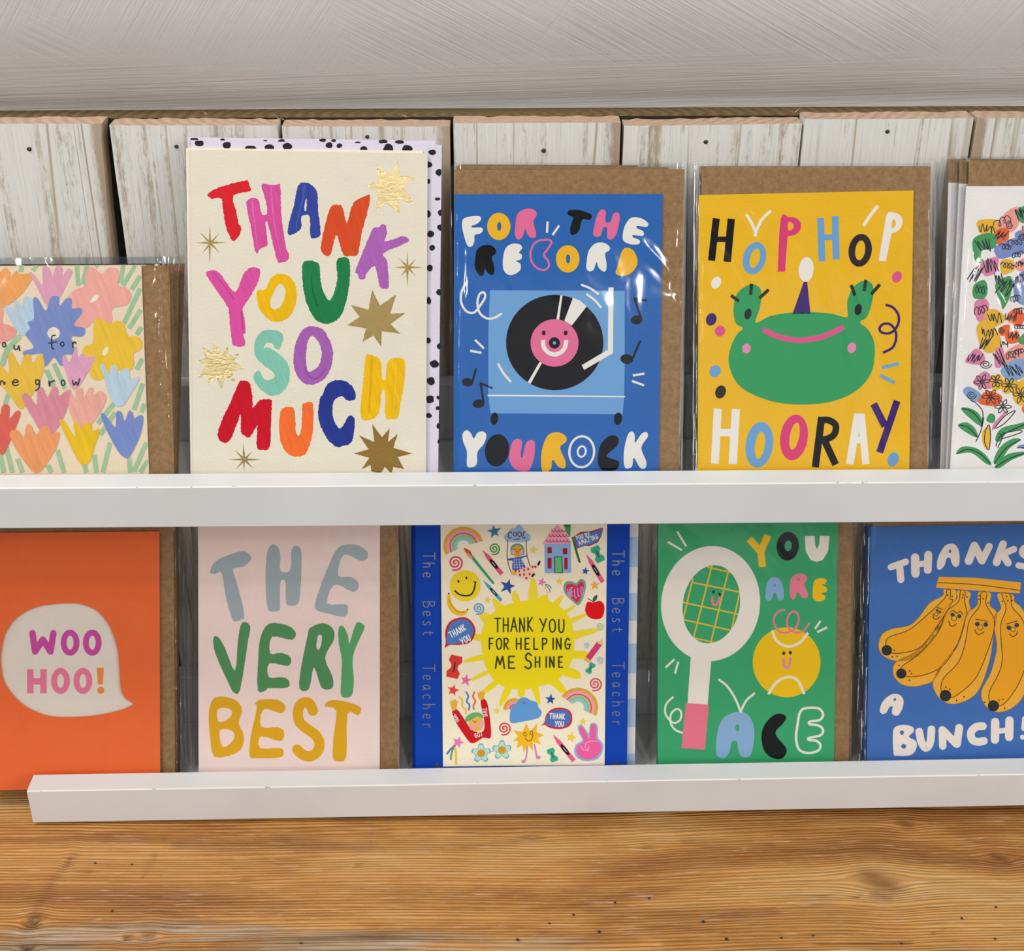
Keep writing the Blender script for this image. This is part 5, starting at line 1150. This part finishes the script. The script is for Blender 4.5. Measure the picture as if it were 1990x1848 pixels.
# copies behind and the striped envelope
for i in range(2):
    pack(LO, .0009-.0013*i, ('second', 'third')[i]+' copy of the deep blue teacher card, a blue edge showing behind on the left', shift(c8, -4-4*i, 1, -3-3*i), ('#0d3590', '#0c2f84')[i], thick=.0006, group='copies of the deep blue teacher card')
q8 = [(1000, 1000), (1241, 999), (1233.5, 1488), (1000, 1491)]
pl8 = Plane(LO, -.0022); b8 = pl8.drop(pl8.at(1120, 1000), pl8.at(1120, 1489)); t8 = empty('striped_envelope', b8)
tag(t8, 'light blue and white striped envelope, a strip showing to the right of the teacher card', 'envelope'); sheet('envelope_front', pl8, q8, 0, -.0006, M_PAPER, t8, b8, '#d4d4d4')
a8 = Art(pl8, b8, t8); frame(1170, 1010, .27027)
for y0_, y1_ in ((120, 340), (525, 725), (890, 1105), (1285, 1490), (1680, 1800)):
    a8.poly([(-600, y0_+35), (262-(y0_/1800)*27, y0_), (262-(y1_/1800)*27, y1_), (-600, y1_+35)], '#9db6d0', False)
a8.flush('blue_stripe')

# ============ 9  YOU ARE ACE
c9 = [(1279, 1009), (1629, 1007), (1620.5, 1478.5), (1278, 1485.5)]
e9 = [(1290, 1004), (1658, 1002), (1650, 1478), (1290, 1485)]
s9 = [(1264, 998), (1670, 996), (1660, 1478), (1262, 1486)]
t, a, pl, base = pack(LO, 0, 'green card with a white tennis racket and smiling ball reading YOU ARE ACE', c9, '#3a9f6a', e9, s9, 9)
frame(1260, 1010, .21106); W9 = '#e4ded4'; Y9 = '#edb91a'; B9 = '#84a5cf'; P9 = '#e07a90'
H9 = 1137.1
def P3(s): return [(float(t.split(',')[0]), float(t.split(',')[1])+H9) for t in s.split()]
a.poly(P3('392,100 584,100 545,575 360,560'), W9, False)
for q in ('410,540 320,915', '585,420 412,1105', '742,450 572,1140', '845,655 762,1025', '540,435 785,490', '395,575 850,667', '315,760 830,870', '318,918 760,1018', '410,1085 612,1132'): a.stroke(q, 14, '#d9b83a', False, False)
a.ell(573, 772, 455, 531, W9, 6, (580, 778, 262, 362, 10)); a.poly(P3('345,550 557,565 521,980 304,965'), '#e07488', False)
a.ell(600, 665, 13, 14, '#24352c'); a.ell(657, 685, 13, 14, '#24352c'); a.stroke('590,705 590,762 615,788 640,765 658,715', 22, P9, cap=False); a.flush('tennis_racket_drawing')
a.stroke('928,178 1035,295', 64, Y9, False, False); a.stroke('1100,143 1035,295 1052,435', 64, Y9, False, False); a.flush('letter')
a.ell(1283, 243, 103, 133, '#1d1d1f', 5, (1287, 240, 33, 49, 5)); a.flush('letter')
a.poly('1442,150 1530,148 1536,230 1552,272 1572,230 1580,147 1668,150 1655,290 1605,370 1550,388 1495,370 1448,290', W9, False); a.flush('letter')
a.poly('1078,700 1090,590 1130,535 1180,532 1225,570 1248,680 1235,735 1200,738 1165,668 1130,735 1100,745 1080,725', B9, True, ['1157,595 1168,590 1172,612 1160,618']); a.flush('letter')
a.poly('1302,640 1315,540 1370,497 1440,505 1460,550 1435,600 1470,680 1455,718 1415,715 1375,665 1350,725 1325,730 1305,700', P9, True, ['1372,548 1382,538 1394,548 1382,563']); a.flush('letter')
a.poly('1512,660 1525,570 1560,540 1620,542 1643,562 1625,590 1595,600 1640,625 1638,665 1590,675 1625,700 1622,735 1570,752 1520,730', Y9); a.flush('letter')
a.ell(1273, 175+H9, 312, 322, '#efbd14'); a.stroke('1140,1018 1175,1105 1240,1155 1310,1165 1400,1125 1470,1040', 24, W9, cap=False); a.stroke(P3('1105,470 1170,370 1240,322 1310,312 1380,348 1435,468'), 25, W9, cap=False)
a.ell(1247, 92+H9, 14, 17, '#2b2a1c'); a.ell(1307, 87+H9, 14, 17, '#2b2a1c'); a.stroke(P3('1245,135 1250,200 1275,228 1300,200 1308,130'), 24, '#dd8c9c', cap=False); a.flush('tennis_ball_drawing')
a.stroke('1252,828 1190,850 1155,910 1165,980 1210,1030 1270,1040 1350,1000 1385,930 1370,860 1330,845 1290,880 1275,950 1300,1010 1360,1040 1430,1020 1480,955', 18, P9); a.flush('curl')
a.lines('265,108 348,245|180,205 310,280|1585,930 1535,1005|1645,990 1555,1035', 19, W9); frame(1260, 1250, .21106); a.lines('240,148 158,225|275,170 245,280', 20, W9)
a.stroke('225,497 165,560 155,640 190,700 240,735 295,700 300,630 260,605 210,650 205,730 240,790 300,820 355,818', 18, W9); a.stroke('650,335 730,400 800,510 850,630', 20, W9); a.stroke('975,462 900,530 850,630', 20, W9); a.flush('white_squiggles')
a.poly('622,990 635,820 690,690 800,635 890,640 960,730 975,860 950,1010 910,1050 850,1035 825,970 815,905 768,910 745,1000 700,1055 645,1045', '#86a9cf', True, [ell_pts(820, 778, 19, 32, 0, 12)]); a.flush('letter')
a.poly('1040,860 1070,750 1150,665 1220,648 1270,680 1240,740 1170,830 1260,950 1270,1010 1220,1065 1130,1050 1065,985', '#17181a'); a.flush('letter')
a.stroke('1440,600 1560,598 1608,650 1580,705 1490,720 1485,745 1560,755 1605,790 1590,845 1480,872 1480,890 1550,900 1585,940 1560,990 1470,1010 1390,980 1360,880 1375,740 1395,640', 22, W9, closed=True); a.flush('letter')
pack(LO, -.0036, 'second copy of the green tennis card standing close behind the front one', shift(c9, -2, 1), '#3a9f6a', shift(e9, 4, -1), shift(s9, -4, 1, -3), 91)

# ============ 10  THANKS A BUNCH!
c10 = [(1692, 1023.5), (2046, 1017), (2040, 1471), (1684.5, 1478)]
e10 = [(1696, 1017), (2085, 1011), (2078, 1471), (1698, 1478)]
s10 = [(1683, 1009), (2090, 1004), (2082, 1471), (1676, 1479)]
t, a, pl, base = pack(LO, .001, 'blue card with a bunch of smiling bananas reading THANKS A BUNCH!', c10, '#3f6cb0', e10, s10, 10)
frame(1660, 1010, .16583); W10 = '#e6dacf'; HJ = 1447.3
def P4(s): return [(float(t.split(',')[0]), float(t.split(',')[1])+HJ) for t in s.split()]
def LL(segs, c_=W10):
    for q, w_ in segs: a.stroke(q, w_, c_, smooth=len(pts(q)) > 2)
    a.flush('letter')
LL((('430,555 605,492', 76), ('532,540 546,700', 84))); LL((('714,442 718,632', 98), ('868,408 862,588', 92), ('720,525 860,510', 70)))
a.poly('1010,585 970,560 985,440 1050,320 1110,282 1180,290 1225,360 1235,480 1215,545 1170,545 1140,500 1125,450 1085,450 1060,530', W10, True, ['1105,385 1122,345 1140,380']); a.flush('letter')
LL((('1342,482 1410,305', 96), ('1412,305 1498,478', 92), ('1500,478 1582,312', 84))); LL((('1668,500 1745,285', 90), ('1720,410 1872,345', 78), ('1745,410 1803,505', 86)))
LL((('2050,320 1990,330 1965,385 2010,430 2060,480 2030,545 1925,535', 72),))
OR, OD, LN = '#f2ab38', '#f1a21c', '#40260f'
ban = [('1080,815 1190,825 1190,930 1120,1010 1000,1300 850,1500 700,1620 520,1655 400,1630 310,1560 285,1460 330,1340 440,1280 640,1240 760,1140 880,980 1035,890 1045,820', '1085,825 1130,830 1125,930 1150,960 960,1270 780,1490 600,1555 420,1555 370,1450 420,1370 640,1290 850,1120 1060,920'),
 ('1210,830 1360,850 1345,960 1362,1050 1310,1150 1240,1400 1080,1640 930,1880 820,1930 700,1955 560,1930 470,1840 455,1740 500,1660 700,1560 850,1430 990,1200 1080,1020 1200,930', '1245,835 1300,840 1295,950 1320,1080 1310,1130 1220,1430 1060,1690 850,1810 620,1840 560,1780 560,1720 700,1620 850,1480 1000,1280 1080,1080 1220,960'),
 ('1680,870 1860,880 1880,960 1960,1030 2040,1200 2060,1500 2040,1800 1990,2050 1860,2200 1700,2255 1570,2210 1495,2100 1500,1980 1600,1790 1670,1500 1640,1250 1650,1120 1720,1030', '1730,870 1830,880 1850,1020 1960,1150 2010,1300 2030,1600 1980,1800 1870,2020 1720,2180 1590,2130 1590,2000 1680,1830 1735,1640 1715,1250 1780,1040'),
 ('1455,850 1600,860 1590,1000 1670,1090 1640,1300 1590,1640 1480,1960 1350,2100 1160,2160 1020,2110 935,1990 930,1870 1030,1690 1200,1500 1290,1250 1320,1100 1440,1000', '1485,855 1555,860 1545,990 1640,1160 1630,1330 1560,1550 1440,1830 1300,1980 1140,2085 1030,2020 1020,1930 1060,1840 1220,1670 1300,1450 1350,1180 1470,1010')]
def face(e, nose, brow, smile, r_=26, er=27):
    for x, y in e: a.ell(x, y, er, er, '#34434c')
    a.ell(nose[0], nose[1], r_, r_, OR); a.ring(nose[0], nose[1], r_, r_, 8, '#34434c')
    for q in brow: a.stroke(q, 9, LN)
    a.stroke(smile, 10, LN)
faces = [(((972, 1062), (1003, 1082)), (962, 1108), ('970,1028 1040,1050',), '925,1105 930,1150 965,1165 1000,1140', 20, 17),
 (((1153, 1112), (1233, 1130)), (1170, 1155), ('1130,1078 1165,1062 1200,1095', '1205,1095 1245,1078 1275,1112'), '1110,1188 1125,1235 1160,1248 1197,1218', 29, 25),
 (((1812, 1265), (1905, 1235)), (1862, 1285), ('1785,1222 1915,1185',), '1825,1340 1855,1368 1895,1352 1915,1308', 27, 27), (((1443, 1222), (1542, 1228)), (1478, 1260), ('1425,1167 1565,1190',), '1415,1290 1440,1335 1480,1340 1522,1315', 30, 28)]
tips = [(382, 1530, 62), (552, 1802, 60), (1632, 2180, 66), (1070, 2060, 68)]
fre = [((472, 1528), (447, 1605), (505, 1600), (1095, 885), (1148, 900)), ((525, 1706), (650, 1772), (672, 1802), (646, 1880), (1275, 882), (1270, 912), (1322, 905)), ((1528, 2138), (1697, 2112), (1742, 2105), (1765, 2210), (1735, 955), (1787, 900), (1800, 950), (1840, 900), (1850, 945)), ((1075, 1960), (1122, 1985), (1288, 2075), (1200, 2117), (1465, 890), (1462, 932), (1513, 925), (1570, 975))]
for (po, pi), fc, tp, fk in zip(ban, faces, tips, fre):
    a.poly(po, OR); a.poly(pi, OD); a.stroke(pi, 9, LN, closed=True); a.stroke(po, 5, '#9a6418', closed=True)
    a.ell(tp[0], tp[1], tp[2], tp[2], '#2c2c2e'); face(*fc)
    for x, y in fk: a.ell(x, y, 9, 9, LN)
    a.flush('banana_drawing')
a.poly('990,668 1440,682 1955,735 1940,862 1430,830 960,795', '#eda629', False); a.stroke('978,737 1450,762 1945,828', 9, LN); a.flush('banana_stalk_drawing')
frame(1660, 1250, .16583)
a.poly('320,825 300,780 330,690 400,620 470,592 540,610 578,670 565,760 520,840 470,845 440,810 452,745 425,740 400,770 370,820', W10, True, ['452,668 485,640 490,672']); a.flush('letter')
a.poly('455,1050 490,975 600,957 690,985 695,1040 640,1095 725,1150 725,1240 660,1310 510,1318 462,1290', W10, True, [ell_pts(560, 1047, 24, 27, 0, 10), ell_pts(580, 1207, 30, 28, 0, 10)]); a.flush('letter')
LL((('762,1035 785,1150 838,1228 890,1165 905,1008', 90),)); LL((('1038,1205 1032,1015', 88), ('1040,1020 1198,1182', 88), ('1205,1180 1230,990', 92)))
LL((('1508,972 1430,980 1368,1045 1385,1130 1450,1155 1520,1145', 92),)); LL((('1652,922 1650,1130', 98), ('1820,905 1816,1098', 98), ('1670,1035 1800,1015', 62))); LL((('1995,880 1985,1000', 54), ('1972,1100 1973,1101', 58)))
for i in range(2):
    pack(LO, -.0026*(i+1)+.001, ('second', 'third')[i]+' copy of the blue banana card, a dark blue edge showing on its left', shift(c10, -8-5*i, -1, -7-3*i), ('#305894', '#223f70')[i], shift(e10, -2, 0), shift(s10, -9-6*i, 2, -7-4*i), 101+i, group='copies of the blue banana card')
